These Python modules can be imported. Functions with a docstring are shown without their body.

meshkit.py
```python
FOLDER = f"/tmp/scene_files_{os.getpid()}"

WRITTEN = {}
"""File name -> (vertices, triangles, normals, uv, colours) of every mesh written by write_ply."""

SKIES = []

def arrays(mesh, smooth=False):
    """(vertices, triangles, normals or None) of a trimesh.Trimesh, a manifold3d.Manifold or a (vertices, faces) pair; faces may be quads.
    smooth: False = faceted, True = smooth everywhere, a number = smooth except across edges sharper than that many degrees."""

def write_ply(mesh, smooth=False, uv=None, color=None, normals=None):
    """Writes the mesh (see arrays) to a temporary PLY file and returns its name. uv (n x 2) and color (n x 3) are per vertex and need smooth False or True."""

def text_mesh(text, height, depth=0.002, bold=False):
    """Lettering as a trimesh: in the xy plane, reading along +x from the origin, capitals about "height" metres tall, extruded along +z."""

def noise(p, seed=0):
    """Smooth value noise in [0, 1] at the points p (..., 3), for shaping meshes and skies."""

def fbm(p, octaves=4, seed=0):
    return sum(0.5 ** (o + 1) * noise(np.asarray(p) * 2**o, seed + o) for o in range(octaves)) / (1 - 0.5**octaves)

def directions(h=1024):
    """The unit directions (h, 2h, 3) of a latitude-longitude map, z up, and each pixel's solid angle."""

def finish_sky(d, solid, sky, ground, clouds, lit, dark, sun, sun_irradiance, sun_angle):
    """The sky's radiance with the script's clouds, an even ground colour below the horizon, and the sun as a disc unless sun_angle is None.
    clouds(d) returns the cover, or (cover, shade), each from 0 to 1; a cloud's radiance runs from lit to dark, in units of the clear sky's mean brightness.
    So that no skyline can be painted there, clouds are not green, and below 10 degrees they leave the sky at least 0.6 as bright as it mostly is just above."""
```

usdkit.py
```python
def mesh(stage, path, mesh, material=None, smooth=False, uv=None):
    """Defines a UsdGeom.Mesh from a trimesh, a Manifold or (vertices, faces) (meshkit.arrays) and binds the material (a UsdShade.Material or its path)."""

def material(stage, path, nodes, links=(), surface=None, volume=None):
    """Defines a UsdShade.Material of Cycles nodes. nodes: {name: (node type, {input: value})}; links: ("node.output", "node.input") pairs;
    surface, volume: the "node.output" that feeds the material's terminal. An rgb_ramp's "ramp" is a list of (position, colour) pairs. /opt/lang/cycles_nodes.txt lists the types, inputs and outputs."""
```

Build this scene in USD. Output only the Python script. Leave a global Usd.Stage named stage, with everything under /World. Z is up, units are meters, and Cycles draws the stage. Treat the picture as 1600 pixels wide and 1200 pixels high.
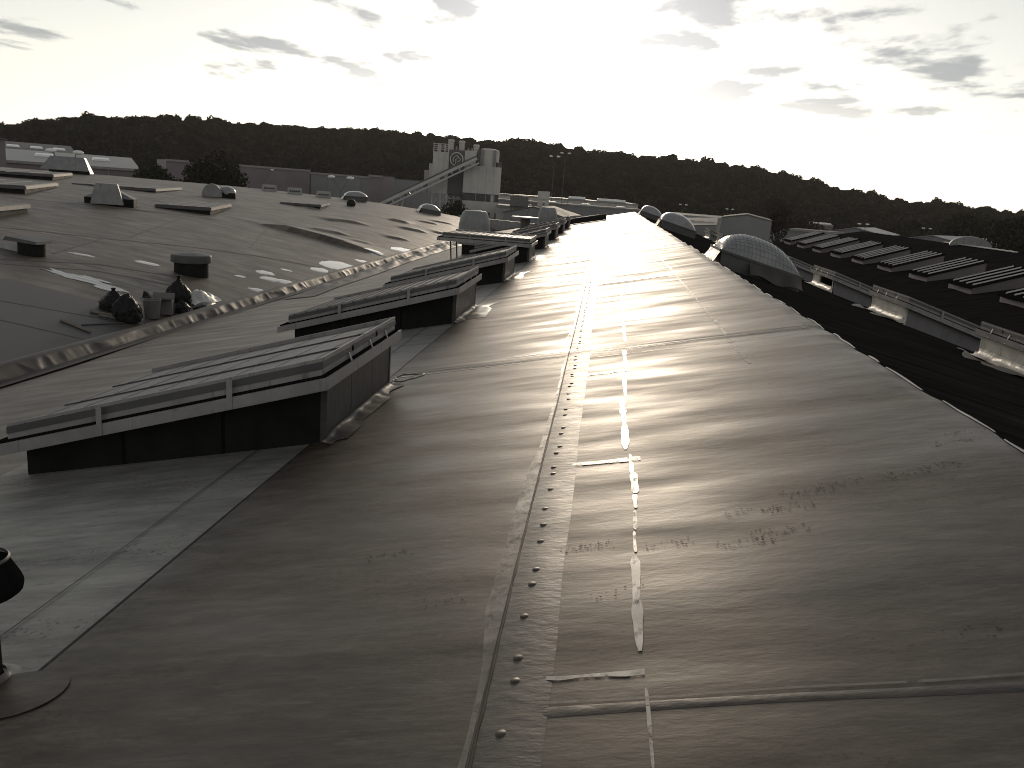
import math, random
import numpy as np
import trimesh
import usdkit
from meshkit import noise, fbm
from pxr import Usd, UsdGeom, UsdLux, UsdShade, Sdf, Gf, Vt

stage = Usd.Stage.CreateInMemory()
UsdGeom.SetStageUpAxis(stage, UsdGeom.Tokens.z)
UsdGeom.SetStageMetersPerUnit(stage, 1.0)
UsdGeom.Xform.Define(stage, '/World')
UsdGeom.Scope.Define(stage, '/World/Looks')

# ------------------------------------------------------------------ camera, sky, sun, exposure
EXPOSURE = 0.35
SUN_AZ, SUN_EL = math.radians(-2.6), math.radians(8.3)
SUN_INTENSITY, SUN_ANGLE = 0.25, 10.0
SKY_STRENGTH = 0.098
cam = UsdGeom.Camera.Define(stage, '/World/camera')
cam.CreateHorizontalApertureAttr(36.0)
cam.CreateVerticalApertureAttr(27.0)
cam.CreateFocalLengthAttr(29.25)
cam.CreateClippingRangeAttr(Gf.Vec2f(0.05, 6000))
cam.CreateExposureAttr(EXPOSURE)
cam.AddTransformOp().Set(Gf.Matrix4d(0.99104438, 0.11181815, 0.07299141, 0,
                                     -0.09630908, 0.21990904, 0.97075464, 0,
                                     0.09249652, -0.96909066, 0.22870872, 0,
                                     0, 0, 0, 1))
sun_dir = np.array([math.sin(SUN_AZ) * math.cos(SUN_EL), math.cos(SUN_AZ) * math.cos(SUN_EL), math.sin(SUN_EL)])
sun = UsdLux.DistantLight.Define(stage, '/World/sun')
sun.CreateIntensityAttr(SUN_INTENSITY)
sun.CreateAngleAttr(SUN_ANGLE)
sun.CreateNormalizeAttr(True)
sun.CreateColorAttr(Gf.Vec3f(1.0, 0.83, 0.64))
zx = np.cross([0, 0, 1.0], sun_dir); zx /= np.linalg.norm(zx)
zy = np.cross(sun_dir, zx)
sun.AddTransformOp().Set(Gf.Matrix4d(*zx, 0, *zy, 0, *sun_dir, 0, 0, 0, 0, 1))

dome = UsdLux.DomeLight.Define(stage, '/World/sky')
dome.CreateIntensityAttr(1.0)
dome.GetPrim().SetCustomDataByKey('kind', 'structure')
sky_mat = usdkit.material(stage, '/World/Looks/sky', {
    'sky': ('sky_texture', {'sky_type': 'single_scattering', 'sun_disc': False, 'sun_elevation': SUN_EL,
                            'sun_rotation': math.atan2(sun_dir[0], sun_dir[1]), 'altitude': 100.0,
                            'air_density': 1.0, 'aerosol_density': 0.45, 'ozone_density': 1.0}),
    'geo': ('geometry', {}),
    'sep': ('separate_xyz', {}),
    'zz': ('math', {'math_type': 'add', 'value2': 0.06}),
    'zm': ('math', {'math_type': 'maximum', 'value2': 0.03}),
    'ux': ('math', {'math_type': 'divide'}),
    'uy': ('math', {'math_type': 'divide'}),
    'uv': ('combine_xyz', {'z': 3.7}),
    'map': ('mapping', {'scale': (1.5, 1.0, 1.0), 'rotation': (0, 0, 0.25)}),
    'n1': ('noise_texture', {'scale': 1.7, 'detail': 7.0, 'roughness': 0.56, 'distortion': 0.15}),
    'n2': ('noise_texture', {'scale': 0.42, 'detail': 2.0, 'roughness': 0.5}),
    'sum': ('math', {'math_type': 'multiply_add', 'value2': 0.85}),
    'cov': ('map_range', {'range_type': 'smoothstep', 'from_min': 0.965, 'from_max': 1.11, 'to_min': 0.0, 'to_max': 1.0, 'clamp': True}),
    'hz': ('map_range', {'range_type': 'smoothstep', 'from_min': 0.03, 'from_max': 0.13, 'to_min': 0.0, 'to_max': 1.0, 'clamp': True}),
    'cc': ('math', {'math_type': 'multiply'}),
    'tint': ('mix', {'mix_type': 'mix', 'color1': (1, 1, 1), 'color2': (0.47, 0.49, 0.535)}),
    'hsv': ('hsv', {'saturation': 0.34, 'value': 1.0, 'hue': 0.5, 'fac': 1.0}),
    'mul': ('mix', {'mix_type': 'multiply', 'fac': 1.0}),
    'vz': ('math', {'math_type': 'multiply', 'value2': -3.0}), 've': ('math', {'math_type': 'exponent'}), 'va': ('math', {'math_type': 'multiply', 'value2': 0.55, 'use_clamp': True}),
    'veil': ('mix', {'mix_type': 'mix', 'color2': (10.9, 10.2, 8.7)}),
    'bg': ('background_shader', {'strength': SKY_STRENGTH}),
}, [('geo.position', 'sep.vector'), ('sep.z', 'zz.value1'), ('zz.value', 'zm.value1'), ('sep.x', 'ux.value1'), ('zm.value', 'ux.value2'),
    ('sep.y', 'uy.value1'), ('zm.value', 'uy.value2'), ('ux.value', 'uv.x'), ('uy.value', 'uv.y'), ('uv.vector', 'map.vector'),
    ('map.vector', 'n1.vector'), ('map.vector', 'n2.vector'), ('n2.fac', 'sum.value1'), ('n1.fac', 'sum.value3'), ('sum.value', 'cov.value'),
    ('sep.z', 'hz.value'), ('cov.result', 'cc.value1'), ('hz.result', 'cc.value2'), ('cc.value', 'tint.fac'),
    ('sky.color', 'hsv.color'), ('zm.value', 'vz.value1'), ('vz.value', 've.value1'), ('ve.value', 'va.value1'), ('va.value', 'veil.fac'), ('hsv.color', 'veil.color1'), ('veil.color', 'mul.color1'), ('tint.color', 'mul.color2'), ('mul.color', 'bg.color')],
    surface='bg.background')
UsdShade.MaterialBindingAPI.Apply(dome.GetPrim()).Bind(sky_mat)

# ------------------------------------------------------------------ helpers
used = {}
def numbered(parent, name):
    k = (parent, name)
    n = used.get(k, 0); used[k] = n + 1
    return f'{parent}/{name}' if n == 0 else f'{parent}/{name}_{n:03d}'

class MB:
    def __init__(self): self.v, self.f, self.n = [], [], 0
    def add(self, v, f):
        v = np.asarray(v, float); f = np.asarray(f, int)
        if f.shape[1] == 4: f = np.vstack([f[:, [0, 1, 2]], f[:, [0, 2, 3]]])
        self.v.append(v); self.f.append(f + self.n); self.n += len(v); return self
    def hexa(self, p):   # p: 8 points, bottom ring then top ring (counter-clockwise seen from above)
        return self.add(p, [[0, 3, 2, 1], [4, 5, 6, 7], [0, 1, 5, 4], [1, 2, 6, 5], [2, 3, 7, 6], [3, 0, 4, 7]])
    def box(self, x0, x1, y0, y1, z0, z1):
        return self.hexa([(x0, y0, z0), (x1, y0, z0), (x1, y1, z0), (x0, y1, z0), (x0, y0, z1), (x1, y0, z1), (x1, y1, z1), (x0, y1, z1)])
    def sbox(self, x0, x1, y0, y1, fb, ft):   # box whose bottom and top follow functions of x
        return self.hexa([(x0, y0, fb(x0)), (x1, y0, fb(x1)), (x1, y1, fb(x1)), (x0, y1, fb(x0)), (x0, y0, ft(x0)), (x1, y0, ft(x1)), (x1, y1, ft(x1)), (x0, y1, ft(x0))])
    def tube(self, pts, r, sides=8, caps=True):
        p = np.asarray(pts, float); m = len(p); r = np.broadcast_to(r, (m,))
        t = np.gradient(p, axis=0); t /= np.linalg.norm(t, axis=1, keepdims=True) + 1e-12
        up = np.where(np.abs(t[:, 2:]) < 0.9, [[0, 0, 1.0]], [[1.0, 0, 0]])
        a = np.cross(t, up); a /= np.linalg.norm(a, axis=1, keepdims=True) + 1e-12
        b = np.cross(t, a); an = np.arange(sides) * 2 * np.pi / sides
        v = p[:, None] + r[:, None, None] * (np.cos(an)[None, :, None] * a[:, None] + np.sin(an)[None, :, None] * b[:, None])
        f = []
        for i in range(m - 1):
            for j in range(sides):
                k = (j + 1) % sides
                f.append([i * sides + j, (i + 1) * sides + j, (i + 1) * sides + k, i * sides + k])
        self.add(v.reshape(-1, 3), f)
        if caps:
            for i, s in ((0, 1), (m - 1, -1)):
                ring = v[i]; c = p[i]
                self.add(np.vstack([ring, c]), [[j, (j + 1) % sides, sides][::s] for j in range(sides)])
        return self
    def lathe(self, prof, sides=24, c=(0, 0, 0)):   # prof: (r, z) pairs
        an = np.arange(sides) * 2 * np.pi / sides; v = []; f = []
        for r, z in prof: v += [(c[0] + r * math.cos(t), c[1] + r * math.sin(t), c[2] + z) for t in an]
        for i in range(len(prof) - 1):
            for j in range(sides):
                k = (j + 1) % sides
                f.append([i * sides + j, i * sides + k, (i + 1) * sides + k, (i + 1) * sides + j])
        return self.add(v, f)
    def grid(self, P):    # P (n, m, 3)
        n, m = P.shape[:2]; i, j = np.meshgrid(np.arange(n - 1), np.arange(m - 1), indexing='ij')
        f = np.stack([i * m + j, i * m + j + 1, (i + 1) * m + j + 1, (i + 1) * m + j], -1).reshape(-1, 4)
        return self.add(P.reshape(-1, 3), f)
    def mesh(self, m, T=None):
        v = np.array(m.vertices)
        if T is not None: v = trimesh.transform_points(v, T)
        return self.add(v, np.array(m.faces))
    def move(self, d):
        self.v = [v + np.asarray(d, float) for v in self.v]; return self
    def arrays(self): return np.vstack(self.v), np.vstack(self.f)

def rbox(sx, sy, sz, r=0.02):
    import manifold3d as m3
    s = m3.Manifold.sphere(r, 8)
    pts = [s.translate((a * (sx / 2 - r), b * (sy / 2 - r), c * (sz / 2 - r))) for a in (-1, 1) for b in (-1, 1) for c in (-1, 1)]
    m = m3.Manifold.batch_hull(pts).to_mesh()
    return trimesh.Trimesh(np.array(m.vert_properties)[:, :3], np.array(m.tri_verts), process=False)

M = {}
def tag(p, label=None, cat=None, group=None, kind=None):
    p = p.GetPrim() if hasattr(p, 'GetPrim') else p
    for k, v in (('label', label), ('category', cat), ('group', group), ('kind', kind)):
        if v: p.SetCustomDataByKey(k, v)
    return p

def obj(name, mb, mat, parent='/World', smooth=False, label=None, cat=None, group=None, kind=None):
    path = numbered(str(parent), name)
    usdkit.mesh(stage, path, mb.arrays() if isinstance(mb, MB) else mb, M[mat], smooth=smooth)
    tag(stage.GetPrimAtPath(path), label, cat, group, kind)
    return path

def thing(name, label, cat, loc=(0, 0, 0), rz=0.0, group=None, kind=None):
    path = numbered('/World', name)
    x = UsdGeom.Xform.Define(stage, path)
    x.AddTranslateOp().Set(Gf.Vec3d(*map(float, loc)))
    x.AddRotateZOp().Set(math.degrees(rz))
    tag(x, label, cat, group, kind)
    return path

def sub(name, parent):    # a part that has sub-parts but no mesh of its own
    path = numbered(str(parent), name)
    UsdGeom.Xform.Define(stage, path)
    return path

def dup(src, loc, rz=0.0, label=None, cat=None, group=None, scale=None):
    base = src.rsplit('/', 1)[1]
    if base[-4] == '_' and base[-3:].isdigit(): base = base[:-4]
    path = numbered('/World', base)
    was = stage.GetPrimAtPath(src).GetCustomData()
    x = UsdGeom.Xform.Define(stage, path)
    x.GetPrim().GetReferences().AddInternalReference(src)
    x.ClearXformOpOrder()
    x.AddTranslateOp().Set(Gf.Vec3d(*map(float, loc)))
    x.AddRotateZOp().Set(math.degrees(rz))
    if scale is not None: x.AddScaleOp(opSuffix='size').Set(Gf.Vec3f(*np.broadcast_to(scale, 3).astype(float).tolist()))
    x.GetPrim().SetInstanceable(True)
    tag(x, label or was.get('label'), cat or was.get('category'), group or was.get('group'))
    return path

def look(name, c1, c2=None, scale=(1, 1, 1), freq=3.0, detail=5.0, rough=(0.5, 0.6), bump=0.0, bump_freq=20.0, bump_scale=(1, 1, 1), bump_dist=0.01, metallic=0.0, spec=0.5,
         world=False, stain=None, stain_freq=2.0, stain_scale=(1, 1, 1), stain_lim=(0.55, 0.7), coat=0.0, transl=None, variation=0.0, ramp=(0.35, 0.68)):
    c2 = c2 or c1
    nodes = {'n': ('noise_texture', {'scale': freq, 'detail': detail, 'roughness': 0.6}),
             'map': ('mapping', {'scale': scale}),
             'r': ('rgb_ramp', {'ramp': [(ramp[0], c1), (ramp[1], c2)]}),
             'rr': ('map_range', {'from_min': 0.3, 'from_max': 0.7, 'to_min': rough[0], 'to_max': rough[1], 'clamp': True}),
             'p': ('principled_bsdf', {'metallic': metallic, 'specular_ior_level': spec, 'coat_weight': coat})}
    src = 'geo.position' if world else 'tc.object'
    nodes['geo' if world else 'tc'] = ('geometry', {}) if world else ('texture_coordinate', {})
    links = [(src, 'map.vector'), ('map.vector', 'n.vector'), ('n.fac', 'r.fac'), ('n.fac', 'rr.value'), ('rr.result', 'p.roughness')]
    col = 'r.color'
    if stain:
        nodes['sm'] = ('mapping', {'scale': stain_scale}); nodes['sn'] = ('noise_texture', {'scale': stain_freq, 'detail': 6.0, 'roughness': 0.65})
        nodes['sr'] = ('map_range', {'from_min': stain_lim[0], 'from_max': stain_lim[1], 'to_min': 0.0, 'to_max': 1.0, 'clamp': True})
        nodes['sx'] = ('mix', {'mix_type': 'mix', 'color2': stain})
        links += [(src, 'sm.vector'), ('sm.vector', 'sn.vector'), ('sn.fac', 'sr.value'), ('sr.result', 'sx.fac'), (col, 'sx.color1')]
        col = 'sx.color'
    if variation:
        nodes['oi'] = ('object_info', {}); nodes['ov'] = ('map_range', {'from_min': 0.0, 'from_max': 1.0, 'to_min': 1 - variation, 'to_max': 1 + variation})
        nodes['oh'] = ('hsv', {'hue': 0.5, 'saturation': 1.0, 'fac': 1.0})
        links += [('oi.random', 'ov.value'), ('ov.result', 'oh.value'), (col, 'oh.color')]
        col = 'oh.color'
    links.append((col, 'p.base_color'))
    if bump:
        nodes['bm'] = ('mapping', {'scale': bump_scale}); nodes['bn'] = ('noise_texture', {'scale': bump_freq, 'detail': 4.0, 'roughness': 0.6})
        nodes['b'] = ('bump', {'strength': bump, 'distance': bump_dist})
        links += [(src, 'bm.vector'), ('bm.vector', 'bn.vector'), ('bn.fac', 'b.height'), ('b.normal', 'p.normal')]
    surf = 'p.BSDF'
    if transl:
        nodes['tl'] = ('translucent_bsdf', {'color': transl}) ; nodes['mx'] = ('mix_closure', {'fac': 0.35})
        links += [('p.BSDF', 'mx.closure1'), ('tl.BSDF', 'mx.closure2')]
        surf = 'mx.closure'
    M[name] = usdkit.material(stage, '/World/Looks/' + name, nodes, links, surface=surf)

def membrane(name, dark, mid, light, rough=(0.38, 0.58), spec=0.4, streak=(0.7, 4.2, 1), f=1.6, bump=0.14):
    half = tuple(c * .45 for c in dark); scuff = tuple(min(1, c * 1.45) for c in light)
    M[name] = usdkit.material(stage, '/World/Looks/' + name, {
        'geo': ('geometry', {}), 'm1': ('mapping', {'scale': streak}), 'n1': ('noise_texture', {'scale': f, 'detail': 14.0, 'roughness': 0.70}),
        'r1': ('rgb_ramp', {'ramp': [(0.34, dark), (0.5, mid), (0.68, light)]}),
        'n2': ('noise_texture', {'scale': 0.55, 'detail': 5.0, 'roughness': 0.6}), 'v2': ('map_range', {'from_min': 0.3, 'from_max': 0.7, 'to_min': 0.68, 'to_max': 1.32, 'clamp': True}),
        'h': ('hsv', {'hue': 0.5, 'saturation': 1.0, 'fac': 1.0}),
        'm3': ('mapping', {'scale': (1.5, 8.0, 1)}), 'n3': ('noise_texture', {'scale': 2.6, 'detail': 8.0, 'roughness': 0.7}), 'v3': ('map_range', {'from_min': 0.58, 'from_max': 0.74, 'to_min': 0.0, 'to_max': 0.75, 'clamp': True}),
        'x3': ('mix', {'color2': scuff}),
        'n4': ('noise_texture', {'scale': 38.0, 'detail': 3.0, 'roughness': 0.6}), 'v4': ('map_range', {'from_min': 0.57, 'from_max': 0.66, 'to_min': 0.0, 'to_max': 0.8, 'clamp': True}),
        'm5': ('mapping', {'scale': (0.6, 2.4, 1)}), 'n5': ('noise_texture', {'scale': 1.3, 'detail': 6.0}), 'v5': ('map_range', {'from_min': 0.48, 'from_max': 0.62, 'to_min': 0.0, 'to_max': 1.0, 'clamp': True}),
        'k4': ('math', {'math_type': 'multiply'}), 'x4': ('mix', {'color2': half}),
        'm6': ('mapping', {'scale': (1.2, 3.4, 1)}), 'n6': ('noise_texture', {'scale': 4.2, 'detail': 11.0, 'roughness': 0.66}), 'v6': ('map_range', {'from_min': 0.57, 'from_max': 0.70, 'to_min': 0.0, 'to_max': 0.85, 'clamp': True}), 'x6': ('mix', {'color2': dark}),
        'rr': ('map_range', {'from_min': 0.32, 'from_max': 0.68, 'to_min': rough[0], 'to_max': rough[1], 'clamp': True}),
        'bm': ('mapping', {'scale': (1.0, 2.6, 1)}), 'bn': ('noise_texture', {'scale': 7.0, 'detail': 5.0, 'roughness': 0.6}), 'b': ('bump', {'strength': bump, 'distance': 0.012}),
        'p': ('principled_bsdf', {'specular_ior_level': spec, 'specular_tint': (1.0, 0.91, 0.80)})},
        [('geo.position', 'm1.vector'), ('m1.vector', 'n1.vector'), ('n1.fac', 'r1.fac'), ('geo.position', 'n2.vector'), ('n2.fac', 'v2.value'), ('r1.color', 'h.color'), ('v2.result', 'h.value'),
         ('geo.position', 'm3.vector'), ('m3.vector', 'n3.vector'), ('n3.fac', 'v3.value'), ('v3.result', 'x3.fac'), ('h.color', 'x3.color1'),
         ('geo.position', 'n4.vector'), ('n4.fac', 'v4.value'), ('geo.position', 'm5.vector'), ('m5.vector', 'n5.vector'), ('n5.fac', 'v5.value'), ('v4.result', 'k4.value1'), ('v5.result', 'k4.value2'), ('k4.value', 'x4.fac'), ('x3.color', 'x4.color1'),
         ('geo.position', 'm6.vector'), ('m6.vector', 'n6.vector'), ('n6.fac', 'v6.value'), ('v6.result', 'x6.fac'), ('x4.color', 'x6.color1'), ('x6.color', 'p.base_color'),
         ('n5.fac', 'rr.value'), ('rr.result', 'p.roughness'), ('geo.position', 'bm.vector'), ('bm.vector', 'bn.vector'), ('bn.fac', 'b.height'), ('b.normal', 'p.normal')], surface='p.BSDF')
def worn(name, c1, c2, rough, lim, scale=(1, 1, 1), freq=30.0, spec=0.5):
    """A thin coating with ragged gaps."""
    M[name] = usdkit.material(stage, '/World/Looks/' + name, {
        'geo': ('geometry', {}), 'm': ('mapping', {'scale': scale}), 'n': ('noise_texture', {'scale': freq, 'detail': 6.0, 'roughness': 0.65}), 'f': ('map_range', {'from_min': lim[0], 'from_max': lim[1], 'to_min': 0.0, 'to_max': 1.0, 'clamp': True}),
        'r': ('rgb_ramp', {'ramp': [(0.35, c1), (0.65, c2)]}), 'n2': ('noise_texture', {'scale': 9.0, 'detail': 4.0}), 'p': ('principled_bsdf', {'roughness': rough, 'specular_ior_level': spec}), 't': ('transparent_bsdf', {'color': (1, 1, 1)}), 'x': ('mix_closure', {})},
        [('geo.position', 'm.vector'), ('m.vector', 'n.vector'), ('n.fac', 'f.value'), ('geo.position', 'n2.vector'), ('n2.fac', 'r.fac'), ('r.color', 'p.base_color'), ('f.result', 'x.fac'), ('t.BSDF', 'x.closure1'), ('p.BSDF', 'x.closure2')], surface='x.closure')
membrane('roof_membrane', (0.0185, 0.0146, 0.0115), (0.042, 0.0336, 0.0265), (0.080, 0.0650, 0.0520), (0.40, 0.62), .36, streak=(1.3, 4.4, 1), f=2.6)
membrane('pale_membrane', (0.085, 0.082, 0.075), (0.155, 0.149, 0.135), (0.23, 0.221, 0.199), (0.45, 0.62), .30, streak=(0.6, 3.0, 1), f=1.8)
membrane('gutter_membrane', (0.045, 0.039, 0.032), (0.082, 0.071, 0.059), (0.125, 0.109, 0.091), (0.45, 0.62), .30, streak=(0.6, 2.4, 1), f=1.6)
membrane('left_membrane', (0.046, 0.038, 0.030), (0.083, 0.068, 0.055), (0.126, 0.105, 0.085), (0.48, 0.64), .32, streak=(0.9, 1.1, 1), f=0.8, bump=.1)
worn('sealant', (0.26, 0.24, 0.21), (0.46, 0.43, 0.38), .34, (0.34, 0.50), (1, .45, 1), 20)
worn('faint_primer', (0.07, 0.057, 0.046), (0.13, 0.108, 0.088), .42, (0.36, 0.60), (1, .6, 1), 13, .4)
look('cover_strip', (0.019, 0.015, 0.012), (0.056, 0.045, 0.036), scale=(1.5, 3, 1), freq=3, detail=8, rough=(0.42, 0.54), spec=0.34, bump=0.2, bump_freq=12, bump_scale=(1, 2, 1), bump_dist=0.012, world=True)
look('dark_joint', (0.018, 0.015, 0.013), rough=(0.6, 0.7), spec=0.3, world=True)
look('black_joint', (0.008, 0.008, 0.008), rough=(0.8, 0.9), spec=0.0)
look('wet_film', (0.02, 0.018, 0.016), freq=6, rough=(0.08, 0.2), world=True)
look('rumpled', (0.05, 0.043, 0.037), (0.09, 0.078, 0.067), freq=5, rough=(0.28, 0.40), spec=0.5, world=True)
look('mud', (0.016, 0.013, 0.011), (0.03, 0.025, 0.02), freq=20, rough=(0.7, 0.9), spec=0.2, world=True)
look('dark_membrane', (0.040, 0.035, 0.032), (0.068, 0.059, 0.053), freq=0.8, detail=8, rough=(0.55, 0.65), world=True)
look('folded_membrane', (0.03, 0.026, 0.023), (0.06, 0.051, 0.045), freq=2, detail=8, rough=(0.48, 0.62), spec=0.26, bump=0.15, bump_freq=6, bump_dist=0.02, world=True)
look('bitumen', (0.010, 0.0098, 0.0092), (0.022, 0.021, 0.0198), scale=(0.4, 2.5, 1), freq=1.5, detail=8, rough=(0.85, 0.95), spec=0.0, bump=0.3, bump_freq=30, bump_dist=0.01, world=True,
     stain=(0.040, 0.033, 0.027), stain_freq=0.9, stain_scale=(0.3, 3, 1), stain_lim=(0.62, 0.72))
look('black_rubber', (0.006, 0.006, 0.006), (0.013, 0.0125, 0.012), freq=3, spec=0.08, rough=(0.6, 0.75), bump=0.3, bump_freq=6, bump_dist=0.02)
look('flashing_rubber', (0.03, 0.026, 0.024), (0.06, 0.052, 0.046), freq=4, rough=(0.46, 0.6), spec=0.28, bump=0.25, bump_freq=7, bump_dist=0.03)
look('foil', (0.42, 0.385, 0.33), (0.60, 0.55, 0.47), freq=5, rough=(0.36, 0.52), bump=0.7, bump_freq=6, bump_dist=0.03)
look('grey_board', (0.145, 0.138, 0.135), (0.215, 0.204, 0.197), scale=(1, 1, 1), freq=3, rough=(0.4, 0.55), stain=(0.05, 0.035, 0.028), stain_freq=3.0, stain_scale=(4, 4, 0.7), stain_lim=(0.58, 0.75), bump=0.1, bump_freq=20)
look('grey_cover', (0.030, 0.029, 0.031), (0.062, 0.059, 0.06), freq=2.5, rough=(0.45, 0.6), stain=(0.045, 0.035, 0.03), stain_freq=2.5, stain_lim=(0.55, 0.75))
look('cover_bar', (0.30, 0.285, 0.26), (0.40, 0.38, 0.35), freq=3, rough=(0.3, 0.4))
look('purple_panel', (0.125, 0.115, 0.122), (0.17, 0.157, 0.165), freq=2, rough=(0.5, 0.65), stain=(0.12, 0.11, 0.11), stain_freq=3, stain_scale=(2, 2, 0.6))
look('steel', (0.22, 0.22, 0.22), (0.32, 0.32, 0.31), freq=4, rough=(0.4, 0.55), metallic=0.3)
look('vent_metal', (0.12, 0.123, 0.126), (0.18, 0.18, 0.18), freq=2.5, detail=7, rough=(0.45, 0.6), metallic=0.2, stain=(0.09, 0.085, 0.08), stain_freq=2, stain_scale=(3, 3, 0.6))
look('dark_vent', (0.03, 0.029, 0.029), (0.055, 0.053, 0.053), freq=4, rough=(0.5, 0.65))
look('bin_bag', (0.008, 0.008, 0.008), (0.014, 0.014, 0.014), freq=4, spec=0.12, rough=(0.3, 0.45), bump=0.6, bump_freq=9, bump_dist=0.03)
look('timber', (0.10, 0.085, 0.07), (0.17, 0.14, 0.11), scale=(1, 8, 8), freq=3, rough=(0.7, 0.85))
look('pale_plastic', (0.55, 0.54, 0.52), (0.68, 0.66, 0.63), freq=3, rough=(0.3, 0.5), transl=(0.5, 0.48, 0.45))
look('bucket_plastic', (0.09, 0.08, 0.077), (0.13, 0.117, 0.11), freq=3, rough=(0.4, 0.55))
look('water', (0.012, 0.013, 0.013), rough=(0.03, 0.06), spec=0.5)
look('concrete', (0.20, 0.195, 0.185), (0.28, 0.27, 0.255), freq=0.6, rough=(0.75, 0.9), world=True, stain=(0.2, 0.19, 0.18), stain_freq=0.5, stain_scale=(1, 1, 0.3))
look('white_cladding', (0.31, 0.298, 0.28), (0.38, 0.366, 0.345), freq=0.4, rough=(0.5, 0.65), world=True, stain=(0.18, 0.172, 0.16), stain_freq=0.5, stain_scale=(1.5, 1.5, 0.25), stain_lim=(0.55, 0.85), bump=0.15, bump_freq=6, bump_scale=(1, 1, 0.02), bump_dist=0.05)
look('grey_cladding', (0.12, 0.123, 0.127), (0.16, 0.16, 0.163), freq=0.3, rough=(0.5, 0.65), world=True, bump=0.2, bump_freq=5, bump_scale=(1, 1, 0.02), bump_dist=0.05)
look('purple_cladding', (0.105, 0.088, 0.091), (0.14, 0.118, 0.122), freq=0.3, rough=(0.55, 0.7), world=True, bump=0.2, bump_freq=5, bump_scale=(1, 1, 0.02), bump_dist=0.05)
look('sheet_roof', (0.17, 0.16, 0.15), (0.24, 0.228, 0.212), freq=0.4, rough=(0.45, 0.6), world=True, bump=0.2, bump_freq=4, bump_scale=(1, 0.05, 1), bump_dist=0.05)
look('dark_roof', (0.06, 0.058, 0.057), (0.10, 0.097, 0.092), freq=0.4, rough=(0.6, 0.8), world=True)
look('dark_opening', (0.03, 0.03, 0.032), (0.045, 0.045, 0.047), freq=1, rough=(0.3, 0.5))
look('sign_dark', (0.045, 0.044, 0.045), (0.06, 0.058, 0.058), freq=1, rough=(0.5, 0.6))
look('sign_pale', (0.42, 0.40, 0.37), (0.5, 0.48, 0.45), freq=1, rough=(0.5, 0.6))
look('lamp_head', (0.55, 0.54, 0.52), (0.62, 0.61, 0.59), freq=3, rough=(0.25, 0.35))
look('dark_steel', (0.05, 0.05, 0.05), (0.07, 0.07, 0.07), freq=3, rough=(0.5, 0.6))
look('asphalt', (0.04, 0.04, 0.04), (0.06, 0.059, 0.057), freq=0.05, detail=10, rough=(0.85, 0.95), world=True)
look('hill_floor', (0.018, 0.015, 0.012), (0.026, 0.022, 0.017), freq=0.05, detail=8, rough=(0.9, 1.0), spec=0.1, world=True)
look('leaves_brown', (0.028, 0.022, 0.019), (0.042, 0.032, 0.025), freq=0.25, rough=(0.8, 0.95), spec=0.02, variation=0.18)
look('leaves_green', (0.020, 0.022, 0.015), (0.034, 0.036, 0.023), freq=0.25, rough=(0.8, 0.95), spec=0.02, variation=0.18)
look('bark', (0.045, 0.04, 0.035), (0.075, 0.066, 0.058), freq=2, scale=(1, 1, 0.3), rough=(0.8, 0.95))
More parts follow.
